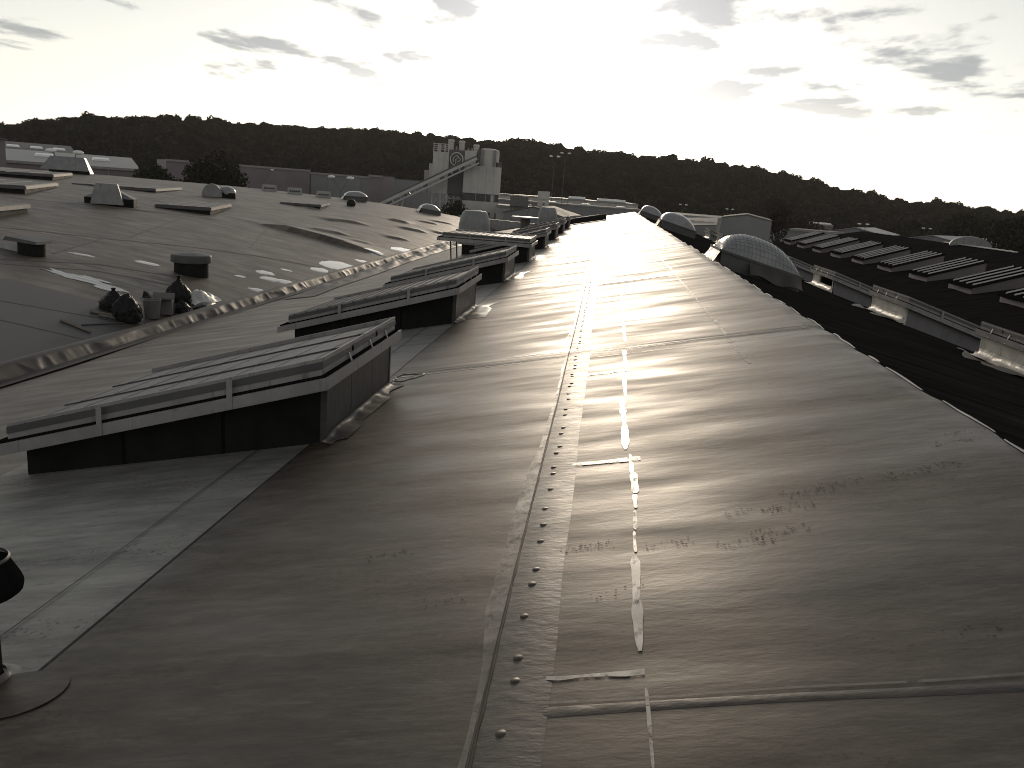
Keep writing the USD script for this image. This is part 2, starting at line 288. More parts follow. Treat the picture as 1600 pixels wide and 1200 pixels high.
# polycarbonate dome with a safety net over it
M['dome_skin'] = usdkit.material(stage, '/World/Looks/dome_skin', {
    'tc': ('texture_coordinate', {}), 'n': ('noise_texture', {'scale': 5.0, 'detail': 5.0}),
    'r': ('rgb_ramp', {'ramp': [(0.35, (0.21, 0.212, 0.215)), (0.7, (0.30, 0.295, 0.29))]}),
    'p': ('principled_bsdf', {'roughness': 0.28, 'transmission_weight': 0.15, 'coat_weight': 0.3, 'coat_roughness': 0.15})},
    [('tc.object', 'n.vector'), ('n.fac', 'r.fac'), ('r.color', 'p.base_color')], surface='p.BSDF')
M['window_glass'] = usdkit.material(stage, '/World/Looks/window_glass', {
    'p': ('principled_bsdf', {'base_color': (0.03, 0.032, 0.035), 'roughness': 0.08, 'specular_ior_level': 0.6})}, [], surface='p.BSDF')

# ------------------------------------------------------------------ roof shape (the eye is at the origin; ground lies 9.6 m below)
GROUND = -9.6
SA, D0 = 0.218, 1.57
RX, RZ = 2.2, -1.09              # ridge
VX, VZ = 12.16, -3.885           # valley on the dark side
A_END, D_END = 67.0, 80.0
rng = np.random.default_rng(7)

def planeA(x): return -D0 + SA * np.asarray(x, float)
def smooth01(t): t = np.clip(t, 0, 1); return t * t * (3 - 2 * t)
def nz(x, y, sx, sy, seed): return noise(np.stack([np.asarray(x) * sx, np.asarray(y) * sy, np.zeros_like(np.asarray(x, float))], -1), seed) - 0.5
def bumpsA(x, y):
    """Waves and ripples of the membrane, mostly running across the ridge."""
    x, y = np.asarray(x, float), np.asarray(y, float)
    right = 0.45 + 0.55 * smooth01((x + 0.6) / 0.8)
    xx, yy = x, y - 0.10 * x
    far = 1 + .9 * smooth01((x - .75 - .5 * nz(x, y, 0.01, 1.1, 17)) / .25)
    h = 0.010 * nz(xx, yy, 0.22, 1.3, 3) + 0.0040 * far * nz(xx, yy, 0.35, 3.0, 4) + 0.0012 * nz(xx, yy, 0.6, 8.0, 5)
    h = h * right
    h += 0.05 * nz(x, y, 0.3, 0.16, 6) * smooth01((-x - 4.5) / 2.0)              # sags towards the valley
    h += 0.05 * nz(x, y, 0.8, 0.45, 8) * smooth01((-x - 6.0) / 2.0)
    for y0, w, amp, xa, xb in ((8.53, 0.05, 0.008, -2.1, 2.2), (8.33, 0.05, -0.005, -1.8, 1.9), (2.40, 0.08, 0.002, -0.2, 2.2), (2.27, 0.06, -0.0005, -0.2, 2.2),
                               (14.9, 0.06, 0.014, -2, 1.2), (21.2, 0.08, 0.016, -2, 1.6), (33.0, 0.1, 0.02, -2, 1.6), (2.74, 0.05, 0.003, -2.05, -0.25)):
        d = y - y0 - 0.02 * nz(x, y, 1.3, 0.0, 11)
        h = h + amp * np.exp(-(d / w) ** 2) * smooth01((x - xa) * 3) * smooth01((xb - x) * 3 + 0.6)
    return h
def hA(x, y): return planeA(x) + bumpsA(x, y)

def ygrid(y0, y1, d0, d1, ramp):
    ys, y = [y0], y0
    while y < y1:
        y += d0 + (d1 - d0) * min(1, max(0, y) / ramp); ys.append(min(y, y1))
    return np.array(ys)
YA = ygrid(-1.5, A_END, 0.022, 0.18, 30)

roof = thing('factory_building', 'long factory whose worn membrane roof ridge fills the foreground', 'building')
def slab(xs, ys, fn, drop=None):
    X, Y = np.meshgrid(xs, ys); return np.stack([X, Y, fn(X, Y)], -1)

# right of the pale sheet: the main weathered slope up to the ridge
LAP = -2.08
xs = np.concatenate([np.arange(LAP, RX - 0.02, 0.055), [RX]])
def fn_main(X, Y):
    Z = hA(X, Y)
    edge = smooth01((X - (RX - 0.13)) / 0.13)
    return Z - edge * (0.02 + 0.018 * (nz(X, Y, 0, 1.7, 21) + 0.7 * nz(X, Y, 0, 4.3, 22)))
P = slab(xs, YA, fn_main)
e = smooth01((P[..., 0] - (RX - 0.5)) / 0.5)
P[..., 0] += e * 0.03 * (nz(P[..., 0], P[..., 1], 0, 1.6, 23) + 0.6 * nz(P[..., 0], P[..., 1], 0, 4.3, 24))
obj('roof_slope', MB().grid(P), 'roof_membrane', roof, smooth=True)
RIDGE_EDGE = P[:, -1, :].copy()
# pale older sheet between and below the rooflights, 8 mm lower than the lap of the main sheet
obj('roof_slope', MB().grid(slab(np.append(np.arange(-9.0, -4.75, 0.09), -4.72), YA, lambda X, Y: hA(X, Y) - 0.010)), 'gutter_membrane', roof, smooth=True, label='browner sheet falling to the gutter')
xs = np.concatenate([np.arange(-4.75, LAP - 0.03, 0.07), [LAP + 0.01]])
obj('roof_slope', MB().grid(slab(xs, YA[::1], lambda X, Y: hA(X, Y) - 0.007 - 0.0)), 'pale_membrane', roof, smooth=True, label='paler older sheet below the row of rooflights')
# lapped edge of the pale sheet
def ribbon(x0f, x1f, ys, lift, fn=hA, n=3, bulge=0.0):
    rows = []
    for y in ys:
        a, b = x0f(y), x1f(y)
        t = np.linspace(0, 1, n); x = a + (b - a) * t
        z = fn(x, np.full(n, y)) + lift + bulge * np.sin(np.pi * t)
        rows.append(np.stack([x, np.full(n, y), z], -1))
    return np.array(rows)
def cross_ribbon(xs, y0f, y1f, lift, fn=hA, n=3):
    rows = []
    for x in xs:
        y = np.linspace(y0f(x), y1f(x), n)
        rows.append(np.stack([np.full(n, x), y, fn(np.full(n, x), y) + lift], -1))
    return np.array(rows)[:, ::-1]
TAPER = np.array([.0004, .0022, .0026, .0022, .0004])
wob = lambda y, k, a: a * (noise(np.array([y * k, 1.3, 0.2]), 31) - 0.5)
obj('lap_joint', MB().grid(ribbon(lambda y: LAP - 0.006, lambda y: LAP + 0.005 + wob(y, 3, .006), YA[::2], 0.003)), 'dark_joint', roof, smooth=True)
obj('lap_joint', MB().grid(ribbon(lambda y: -2.5 - 0.004, lambda y: -2.5 + 0.005 + wob(y, 2, .008), YA[::2], 0.003)), 'dark_joint', roof, smooth=True)
# cover strip over the fixings
YS = YA[YA < 40]
obj('cover_strip', MB().grid(ribbon(lambda y: -0.235 + wob(y, .6, .02), lambda y: -0.03 + wob(y, 1.5, .03), YS, np.linspace(.004, .0008, 9), n=9, bulge=0.005)), 'cover_strip', roof, smooth=True)
obj('sealant_bead', MB().grid(ribbon(lambda y: -0.245 + wob(y, .6, .02), lambda y: -0.235 + wob(y, .6, .02) + wob(y, 9, .008), YS, 0.006, n=3, bulge=0.003)), 'dark_joint', roof, smooth=True)
def fringe(y):
    n = float(noise(np.array([y * 1.3, 3.1, 0]), 5)); n2 = float(noise(np.array([y * 5.0, 7.1, 0]), 6))
    return -0.262 - .075 * max(0, n - .22) - .012 * n2
obj('primer_mark', MB().grid(ribbon(fringe, lambda y: -0.249, YA[(YA > 1.6) & (YA < 26)], 0.0025)), 'faint_primer', roof, smooth=True, label='pale primer fringe along the cover strip')
# fixings under the strip
dome_prof = [(0.024, -0.004), (0.018, 0.0004), (0.011, 0.0024), (0.005, 0.0034), (0.0005, 0.0036)]
fix, y = [], 2.06
for k in range(74):
    y += (0.14 if k % 2 else 0.30) + rng.uniform(-.05, .05); fix.append(y)
fix = [2.2, 2.48, 2.62, 2.91, 3.18, 3.32, 3.63, 3.83, 4.05, 4.35] + [y for y in fix if y > 4.5]
for y in fix:
    x = -0.152 + rng.uniform(-.008, .008)
    obj('fixing_head', MB().lathe(dome_prof, 10, (x, y, float(hA(x, y)) + 0.0085 - .0012 * rng.random())), 'roof_membrane', roof, smooth=True)
# sealant and primer residue beside the strip
def blob_strip(y0, y1, xc, w, seed, k=9.0, step=0.02, lift=0.0025, pw=1.0):
    ys = np.arange(y0, y1 + step / 2, step); rows = []
    for y in ys:
        t = (y - y0) / max(1e-6, y1 - y0); taper = min(1, .35 + 8 * t, .35 + 8 * (1 - t)) ** pw
        ww = w * (0.75 + 0.9 * float(noise(np.array([y * k, seed * 7.7, 0]), seed))) * taper + 0.002
        c = xc(y) if callable(xc) else xc
        c += 0.008 * (float(noise(np.array([y * 4, seed * 3.3, 4]), seed)) - .5)
        x = np.array([c - ww / 2, c, c + ww / 2])
        rows.append(np.stack([x, np.full(3, y), hA(x, np.full(3, y)) + lift], -1))
    return MB().grid(np.array(rows))
for i, (a, b, xc, w) in enumerate([(2.0, 2.4, 0.272, .007), (2.62, 3.38, 0.262, .030), (3.42, 3.66, .272, .010), (3.68, 3.92, .278, .012), (3.95, 4.16, .29, .016), (4.17, 4.52, .292, .030), (4.5, 4.86, .282, .016),
                                   (4.96, 6.3, .258, .030), (6.32, 7.4, .285, .022), (7.4, 8.35, .31, .028), (8.8, 10.4, .33, .02), (10.6, 13.0, .35, .03)]):
    obj('primer_mark', blob_strip(a, b, xc, w, 40 + i), 'sealant', roof, smooth=True)
def cross_mark(x0, x1, y, w, seed, lift=0.003):
    xs = np.arange(x0, x1, 0.02)
    g = lambda x, s: y + s * w * (0.3 + float(noise(np.array([x * 14, seed, s]), seed)))
    return MB().grid(cross_ribbon(xs, lambda x: g(x, -1), lambda x: g(x, 1), lift))
for i, (a, b, y, w) in enumerate([(-0.18, 0.36, 4.76, .032), (-0.05, .29, 2.49, .022), (-0.02, .36, 7.32, .05), (-.9, -.05, 8.66, .04), (-1.95, -.7, 8.28, .018)]):
    obj('primer_mark', cross_mark(a, b, y, w, 60 + i), 'sealant', roof, smooth=True)
# cross seams of the sheets
for x0, x1, y, w in ((-2.06, 2.12, 8.43, .038), (-.10, 2.15, 2.30, .024), (-.02, 2.1, 14.95, .06), (-2.0, 2.1, 21.3, .07), (-2, 2.1, 33.1, .08), (-2, 2.1, 45.2, .09)):
    obj('seam_strip', MB().grid(cross_ribbon(np.arange(x0, x1, .05), lambda x: y - w + 0.01 * math.sin(3 * x), lambda x: y + w + .008 * math.sin(2.3 * x + 1), TAPER, n=5)), 'cover_strip', roof, smooth=True)
for x0, x1, y, mt in ((-1.4, 2.1, 8.37, 'sealant'), (-.2, 2.05, 8.50, 'sealant'), (-.1, 2.1, 2.345, 'faint_primer'), (-.4, 1.9, 8.12, 'faint_primer')):
    obj('sealant_bead', MB().grid(cross_ribbon(np.arange(x0, x1, .04), lambda x: y - .005 - .004 * math.sin(7 * x), lambda x: y + .004 + .006 * math.sin(4 * x + 2) ** 2, 0.0055)), mt, roof, smooth=True)
obj('primer_mark', MB().grid(ribbon(lambda y: 1.305 + wob(y, 2, .03), lambda y: 1.335 + wob(y, 5, .04), YA[(YA > 7.0) & (YA < 36)], 0.0025)), 'faint_primer', roof, smooth=True, label='faint pale line along the ridge side')
# muddy footprints
mud = MB()
for (x, y, n) in ((-.87, 3.63, 30), (.06, 3.53, 46), (.40, 3.48, 30), (.72, 3.43, 42), (.88, 3.52, 46), (.8, 3.78, 34), (.97, 3.79, 40), (1.09, 3.96, 46), (1.26, 4.03, 40), (1.57, 4.08, 46), (1.75, 4.14, 40), (1.96, 4.5, 40), (2.08, 4.62, 30), (-.55, 3.1, 12), (-1.2, 4.4, 14), (.2, 3.05, 12), (1.3, 2.6, 14)):
    ca, sa_ = math.cos(0.15), math.sin(0.15)
    for k in range(n):
        a, b = rng.uniform(-.13, .13), rng.uniform(-.045, .045)
        cx, cy = x + a * ca - b * sa_, y + a * sa_ + b * ca
        r = rng.uniform(.0016, .0044); an = np.arange(5) * 2 * np.pi / 5 + rng.uniform(0, 6)
        px, py = cx + r * 1.6 * np.cos(an), cy + r * np.sin(an)
        pv = np.stack([px, py, hA(px, py) + .003], -1)
        mud.add(np.vstack([pv, [[cx, cy, float(hA(cx, cy)) + .0035]]]), [[j, (j + 1) % 5, 5] for j in range(5)])
obj('mud_spots', mud, 'mud', roof, kind='stuff')
# white underside of the membrane showing along the ridge, in short lengths
y0 = 3.2
while y0 < 22:
    L = rng.uniform(.25, 1.1); sel = np.where((YA > y0) & (YA < y0 + L))[0]
    if len(sel) > 2:
        e0 = RIDGE_EDGE[sel]; t = np.linspace(0, 1, len(sel)); w = (.003 + .007 * rng.random()) + .007 * np.sin(np.pi * t)
        rows = np.stack([e0 + [0.002, 0, 0.004], np.stack([e0[:, 0] + .006 + w * .5, e0[:, 1], e0[:, 2] + .004 + w * .5], -1), np.stack([e0[:, 0] + .012 + w, e0[:, 1], e0[:, 2] - .006], -1)], 1)
        obj('edge_tape', MB().grid(rows), 'sign_pale', roof, smooth=True)
    y0 += L + rng.uniform(.05, .35)
# dark felted slope beyond the ridge, then the slope rising again
def zC(x): x = np.asarray(x, float); return np.where(x < 6.5, RZ - 0.10 - 0.2385 * (x - RX), -2.216 - 0.295 * (x - 6.5))
def zD(x): return -3.57 + 0.218 * (np.asarray(x, float) - 13.6)
DRX = 23.2
def fC(X, Y): return zC(X) + 0.03 * nz(X, Y, .3, 1.2, 12) + .012 * nz(X, Y, .3, 5, 13)
def fD(X, Y): return zD(X) + 0.04 * nz(X, Y, .25, .9, 14) + .012 * nz(X, Y, .3, 4, 15)
ysd = ygrid(-1.5, D_END, 0.12, 0.4, 40)
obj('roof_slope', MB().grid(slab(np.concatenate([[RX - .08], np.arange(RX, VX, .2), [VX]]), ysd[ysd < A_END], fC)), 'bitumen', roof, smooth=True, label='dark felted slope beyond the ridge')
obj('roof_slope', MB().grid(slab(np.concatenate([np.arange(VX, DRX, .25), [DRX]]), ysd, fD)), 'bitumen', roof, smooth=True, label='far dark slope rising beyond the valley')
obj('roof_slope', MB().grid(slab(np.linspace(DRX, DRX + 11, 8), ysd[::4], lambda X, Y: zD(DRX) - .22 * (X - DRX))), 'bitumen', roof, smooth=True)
obj('valley_gutter', MB().sbox(VX - .25, VX + .25, -1.5, D_END, lambda x: VZ - .25, lambda x: VZ + .06), 'black_rubber', roof)
w = MB()
w.add([(-9.2, A_END, GROUND), (RX, A_END, GROUND), (VX, A_END, GROUND), (VX, A_END, VZ), (6.5, A_END, -2.216 - .03), (RX, A_END, RZ - .12), (-9.2, A_END, -3.62)], [[0, 1, 5], [0, 5, 6], [1, 2, 4], [1, 4, 5], [2, 3, 4]])
w.add([(VX, D_END, GROUND), (DRX + 11, D_END, GROUND), (DRX + 11, D_END, -3.95), (DRX, D_END, zD(DRX) - .03), (VX, D_END, VZ - .03)], [[0, 1, 3], [1, 2, 3], [0, 3, 4]])
w.add([(VX, A_END, GROUND), (VX, D_END, GROUND), (VX, D_END, VZ - .03), (VX, A_END, VZ - .03)], [[0, 1, 2], [0, 2, 3]])
w.add([(-9.2, -1.5, GROUND), (DRX + 11, -1.5, GROUND), (DRX + 11, -1.5, -3.95), (DRX, -1.5, zD(DRX) - .03), (VX, -1.5, VZ - .03), (RX, -1.5, RZ - .12), (-9.2, -1.5, -3.62)], [[0, 6, 5], [0, 5, 4], [0, 4, 1], [1, 4, 3], [1, 3, 2]])
obj('wall', w, 'grey_cladding', roof)
capn = MB()
capn.sbox(-9.2, RX, A_END - .05, A_END + .12, lambda x: planeA(x) - .35, lambda x: planeA(x) + .045)
obj('verge_trim', capn, 'black_rubber', roof)

# ------------------------------------------------------------------ the curved roof to the left
U = np.array([math.sin(math.radians(-22)), math.cos(math.radians(-22))])
VV = np.array([U[1], -U[0]])
PUD = [  # x, y, half-length across, half-length along the view, turn
    (-13.0, 22.9, .42, .24, .15), (-10.76, 26.0, .40, .42, .1), (-10.25, 25.25, .38, .40, .12), (-9.86, 25.45, .36, .42, .1),
    (-10.05, 29.2, .40, .55, .1), (-9.98, 31.2, .85, 1.25, .05), (-9.8, 23.2, .32, .33, .1), (-10.9, 24.4, .22, .2, .1), (-14.4, 22.0, .5, .16, .2), (-10.3, 37.2, .5, .7, 0), (-9.95, 41.0, .6, 1.2, 0), (-10.6, 27.4, .22, .2, 0), (-9.85, 33.9, .35, .5, 0)]
FOLDS = [([(-16.0, 37.9), (-13.65, 37.43), (-11.66, 36.9), (-9.82, 37.0)], .26, .16, 1.6), ([(-15.67, 46.2), (-14.97, 48.0), (-13.57, 48.35)], .30, .22, 1.3), ([(-14.6, 40.4), (-13.66, 40.6), (-12.5, 41.0)], .22, .18, 1.2),
         ([(-14.67, 56.1), (-13.0, 56.0)], .30, .25, 1.5), ([(-12.8, 51.7), (-11.0, 52.6)], .28, .22, 1.3), ([(-11.8, 44.6), (-10.5, 45.6)], .22, .18, 1.0), ([(-12.1, 39.5), (-11.0, 39.9)], .12, .1, .6),
         ([(-19.2, 52.0), (-18.0, 53.0)], .18, .18, 1.0), ([(-11.2, 54.5), (-9.9, 55.5)], .24, .22, 1.2), ([(-22.5, 33.0), (-19.5, 34.6), (-16.2, 37.0)], .07, .12, .7), ([(-13.4, 60.0), (-12.0, 61.0)], .22, .2, 1.0), ([(-13.1, 63.0), (-11.5, 64.5)], .2, .2, 1.0)]
def zB0(x):
    d = np.maximum(-9.2 - np.asarray(x, float), 0); return -3.55 + 2.3 * (1 - np.exp(-d / 11))
def zB(x, y):
    x, y = np.asarray(x, float), np.asarray(y, float)
    z = zB0(x) + .035 * nz(x, y, .2, .2, 41) + .008 * nz(x, y, .8, .5, 42)
    for pts, hgt, front, back in FOLDS:
        best = np.full(x.shape, 1e9); sd = np.zeros(x.shape); tt = np.zeros(x.shape); L = 0
        tot = sum(math.dist(pts[i], pts[i + 1]) for i in range(len(pts) - 1))
        for i in range(len(pts) - 1):
            a, b = np.array(pts[i]), np.array(pts[i + 1]); ab = b - a; l = np.linalg.norm(ab)
            t = np.clip(((x - a[0]) * ab[0] + (y - a[1]) * ab[1]) / l ** 2, 0, 1)
            dx, dy = x - a[0] - t * ab[0], y - a[1] - t * ab[1]; d = np.hypot(dx, dy)
            s = np.sign(ab[0] * dy - ab[1] * dx)
            m = d < best
            best = np.where(m, d, best); sd = np.where(m, d * s, sd); tt = np.where(m, (L + t * l) / tot, tt); L += l
        prof = np.where(sd > 0, np.exp(-(sd / back) ** 2), np.exp(-(sd / (front * .55)) ** 2))
        z = z + (0.85 if hgt == .26 else 0.42) * hgt * prof * np.minimum(1, 4 * tt + .15) * np.minimum(1, 3 * (1 - tt) + .1)
    return z
def farB(x): return (75.0 - x * U[0]) / U[1]
leftb = thing('neighbouring_factory', 'curved membrane roof with standing water left of the valley', 'building')
def gridB(x0, x1, dx, y0, dy0, dy1):
    xs = np.arange(x0, x1 + dx / 2, dx); ts = ygrid(0, 1.0, dy0, dy1, 1.0)
    X = np.broadcast_to(xs[None], (len(ts), len(xs))); Y = y0 + ts[:, None] * (farB(X) - y0)
    return np.stack([X, Y, zB(X, Y)], -1)
obj('roof_sheet', MB().grid(gridB(-24.0, -9.3, .11, 2.0, .0016, .0032)), 'left_membrane', leftb, smooth=True)
obj('roof_sheet', MB().grid(gridB(-60.0, -24.0, .6, 2.0, .006, .01)), 'left_membrane', leftb, smooth=True)
# darker sheet near the upstand
rows = []
for y in np.arange(6, 17.66, .15):
    xl = -13.6 - (17.5 - y) * 0.6 if y < 17.5 else -13.0
    xr = -9.33 if y < 15.6 else -9.33 - (y - 15.6) * 0.75
    x = np.linspace(xl, xr, 30); rows.append(np.stack([x, np.full(30, y), zB(x, np.full(30, y)) + .006], -1))
obj('roof_sheet', MB().grid(np.array(rows)), 'dark_membrane', leftb, smooth=True, label='darker sheet in the near corner of the curved roof')
def seamB(pts, w=.035):
    pts = [np.array(p, float) for p in pts]; rows = []
    for i in range(len(pts) - 1):
        a, b = pts[i], pts[i + 1]; n = max(2, int(np.linalg.norm(b - a) / .2)); d = (b - a) / np.linalg.norm(b - a); q = np.array([-d[1], d[0]])
        for t in np.linspace(0, 1, n, endpoint=(i == len(pts) - 2)):
            p = a + (b - a) * t + q * .03 * (float(noise(np.array([p_ * 1.5 for p_ in (*a, t * 4)]), 9)) - .5)
            xy = np.stack([p - q * w, p, p + q * w]); rows.append(np.stack([xy[:, 0], xy[:, 1], zB(xy[:, 0], xy[:, 1]) + np.array([.004, .011, .004])], -1))
    return MB().grid(np.array(rows)[:, ::-1])
for s in ([(-18.1, 23.65), (-15.86, 25.29), (-14.04, 27.1), (-12.17, 28.6), (-10.2, 29.7)], [(-24.2, 31.8), (-20.7, 33.8), (-18.8, 35.5)], [(-14.8, 21.3), (-15.86, 25.3)], [(-15.6, 26.3), (-17.9, 34.1)],
          [(-14.8, 19.2), (-13.5, 21.2), (-11.9, 21.95)], [(-17.3, 56.7), (-19.5, 73)], [(-13.0, 30.0), (-15.2, 37)], [(-10.2, 21.2), (-13.0, 20.4), (-15.6, 17.5)], [(-20.1, 34.2), (-24, 44.5)]):
    obj('seam_strip', seamB(s), 'dark_membrane', leftb, smooth=True)
for s in ([(-12.14, 15.73), (-10.24, 16.45)], [(-11.27, 14.56), (-9.77, 14.82)]):
    obj('seam_strip', seamB(s, .05), 'dark_joint', leftb, smooth=True)
# wrinkled upstand along the valley
ys = ygrid(6.0, 62.0, .035, .07, 30)
prof_t = np.linspace(0, 1, 15); rows = []
for y in ys:
    n1 = float(noise(np.array([y * .55, 0, 0]), 51)) - .5; n2 = float(noise(np.array([y * 3.4, 5, 0]), 52)) - .5; n3 = float(noise(np.array([y * 7.5, 9, 0]), 53)) - .5
    cr = lambda k, sd: max(0.0, 1 - abs(float(noise(np.array([y * k, sd, 0.5]), 54)) - .5) * 9) ** 1.5      # narrow ridges at uneven spacing
    x0 = -9.08 + .10 * n1; xt = -9.24 + .05 * n1; h = .215 + .03 * n1
    fold = lambda q: .030 * cr(1.3, 2 + .35 * q) + .018 * cr(2.9, 7 + .5 * q) + .016 * n2 + .004 * n3
    base = float(planeA(-9.08)) ; r = []
    for t in prof_t:
        if t < .22:   q = t / .22; x = x0 + .28 * (1 - q) ** 1.2; z = float(planeA(x)) + .012 + .02 * q
        elif t < .72: q = (t - .22) / .5; x = x0 + (xt - x0) * q + fold(q) * min(1, 5 * q, 4 * (1 - q) + .15) ; z = float(planeA(x0)) + .032 + (h - .03) * q
        else:         q = (t - .72) / .28; x = xt - .32 * q; z = float(planeA(x0)) + .002 + h + .035 * math.sin(math.pi * q) - .12 * q * q
        r.append((x, y, z))
    rows.append(r)
obj('valley_upstand', MB().grid(np.array(rows)[:, ::-1]), 'folded_membrane', leftb, smooth=True)
# second crumpled strip in the gutter
ys = ygrid(22.0, 60.0, .05, .09, 40); rows = []
for y in ys:
    k = smooth01((y - 22) / 4); c = -7.95 + .25 * (float(noise(np.array([y * .2, 3, 3]), 61)) - .5) - .2
    r = []
    for t in np.linspace(0, 1, 11):
        x = c - .45 + .9 * t; z = float(hA(x, y)) + .01 + k * math.sin(math.pi * t) * (.05 + .12 * float(noise(np.array([y * 1.1 + t * 3.0, t * 2.2, 1]), 62)) + .06 * float(noise(np.array([y * 3.6 + 6 * t, t * 3, 1]), 63)))
        r.append((x, y, z))
    rows.append(r)
obj('crumpled_strip', MB().grid(np.array(rows)), 'folded_membrane', roof, smooth=True, label='crumpled lifted membrane along the gutter')
# rippled film of water on the curved roof behind the rubbish bags
gx, gy = np.meshgrid(np.arange(-13.9, -10.3, .035), np.arange(18.2, 20.2, .022)); c_, s_ = math.cos(.22), math.sin(.22)
aa = ((gx + 12.2) * c_ - (gy - 19.15) * s_) / 1.75; bb = ((gx + 12.2) * s_ + (gy - 19.15) * c_) / .42
dens = fbm(np.stack([gx * 1.6, gy * 6.0, 0 * gx], -1), 4, 77) - .30 - .42 * np.clip(aa * aa + bb * bb, 0, 2)
P = np.stack([gx, gy, zB(gx, gy) + .006 + .004 * noise(np.stack([gx * 3, gy * 14, 0 * gx], -1), 78)], -1); nr, nc = gx.shape
keep = (dens[:-1, :-1] > 0) & (dens[1:, 1:] > 0) & (dens[1:, :-1] > 0) & (dens[:-1, 1:] > 0); i_, j_ = np.nonzero(keep); k_ = i_ * nc + j_
ff = np.stack([k_, k_ + 1, k_ + nc + 1, k_ + nc], -1); uq, inv = np.unique(ff, return_inverse=True)
obj('wet_patch', MB().add(P.reshape(-1, 3)[uq], inv.reshape(-1, 4)), 'wet_film', smooth=True, label='long rippled film of rain water behind the rubbish bags', cat='puddle', kind='stuff')
# closing parapet at the far end of the valley
pp = MB(); a, b = np.array([-13.2, 75.9]), np.array([-5.0, 66.9]); d = (b - a) / np.linalg.norm(b - a); q = np.array([-d[1], d[0]]) * .12
za, zb = -2.80, -2.62
pp.hexa([(*(a - q), -4.2), (*(b - q), -4.2), (*(b + q), -4.2), (*(a + q), -4.2), (*(a - q), za), (*(b - q), zb), (*(b + q), zb), (*(a + q), za)])
obj('parapet', pp, 'grey_board', leftb)
w = MB(); xs = np.linspace(-60, -9.3, 40); yb = farB(xs); z = zB(xs, yb)
for i in range(39):
    w.add([(xs[i], yb[i] + .01, GROUND), (xs[i + 1], yb[i + 1] + .01, GROUND), (xs[i + 1], yb[i + 1] + .01, z[i + 1] - .02), (xs[i], yb[i] + .01, z[i] - .02)], [[0, 1, 2, 3]])
w.box(-9.32, -9.28, 2, 66, GROUND, -3.6)
obj('wall', w, 'grey_cladding', leftb)
# puddles
plabels = ['small puddle left of the round capped vent', 'elongated puddle right of the round vent', 'puddle tucked below the elongated one near the upstand', 'puddle touching the upstand below two others',
           'bright oval puddle next to the upstand short of the largest one', 'largest bright puddle lying against the upstand', 'small puddle at the upstand right of the bags', 'tiny puddle in front of the elongated one', 'thin streak of water right of the low dark vent', 'puddle just below the long roof fold', 'long bright puddle beyond the long roof fold', 'tiny puddle beyond the round vent', 'small puddle past the largest one along the upstand']
for i, (px, py, a, b, tr) in enumerate(PUD):
    n = 40; an = np.arange(n) * 2 * np.pi / n
    rr = .80 + .42 * (noise(np.stack([np.cos(an) * 1.6, np.sin(an) * 1.6, np.full(n, i * 3.1)], -1), 71 + i) - .5) + (.25 * (noise(np.stack([np.cos(an) * 5, np.sin(an) * 5, np.full(n, i * 3.1)], -1), 91 + i) - .5))
    c, s = math.cos(tr), math.sin(tr); rows = []
    for q in (.02, .35, .7, 1.0):
        ex, ey = a * rr * q * np.cos(an), b * rr * q * np.sin(an); x_, y_ = px + ex * c - ey * s, py + ex * s + ey * c
        rows.append(np.stack([x_, y_, zB(x_, y_) + .006 - .004 * (q == 1.0)], -1)[np.r_[0:n, 0]])
    obj('puddle', MB().grid(np.array(rows)), 'water', smooth=True, label=plabels[i], cat='puddle', kind='structure')
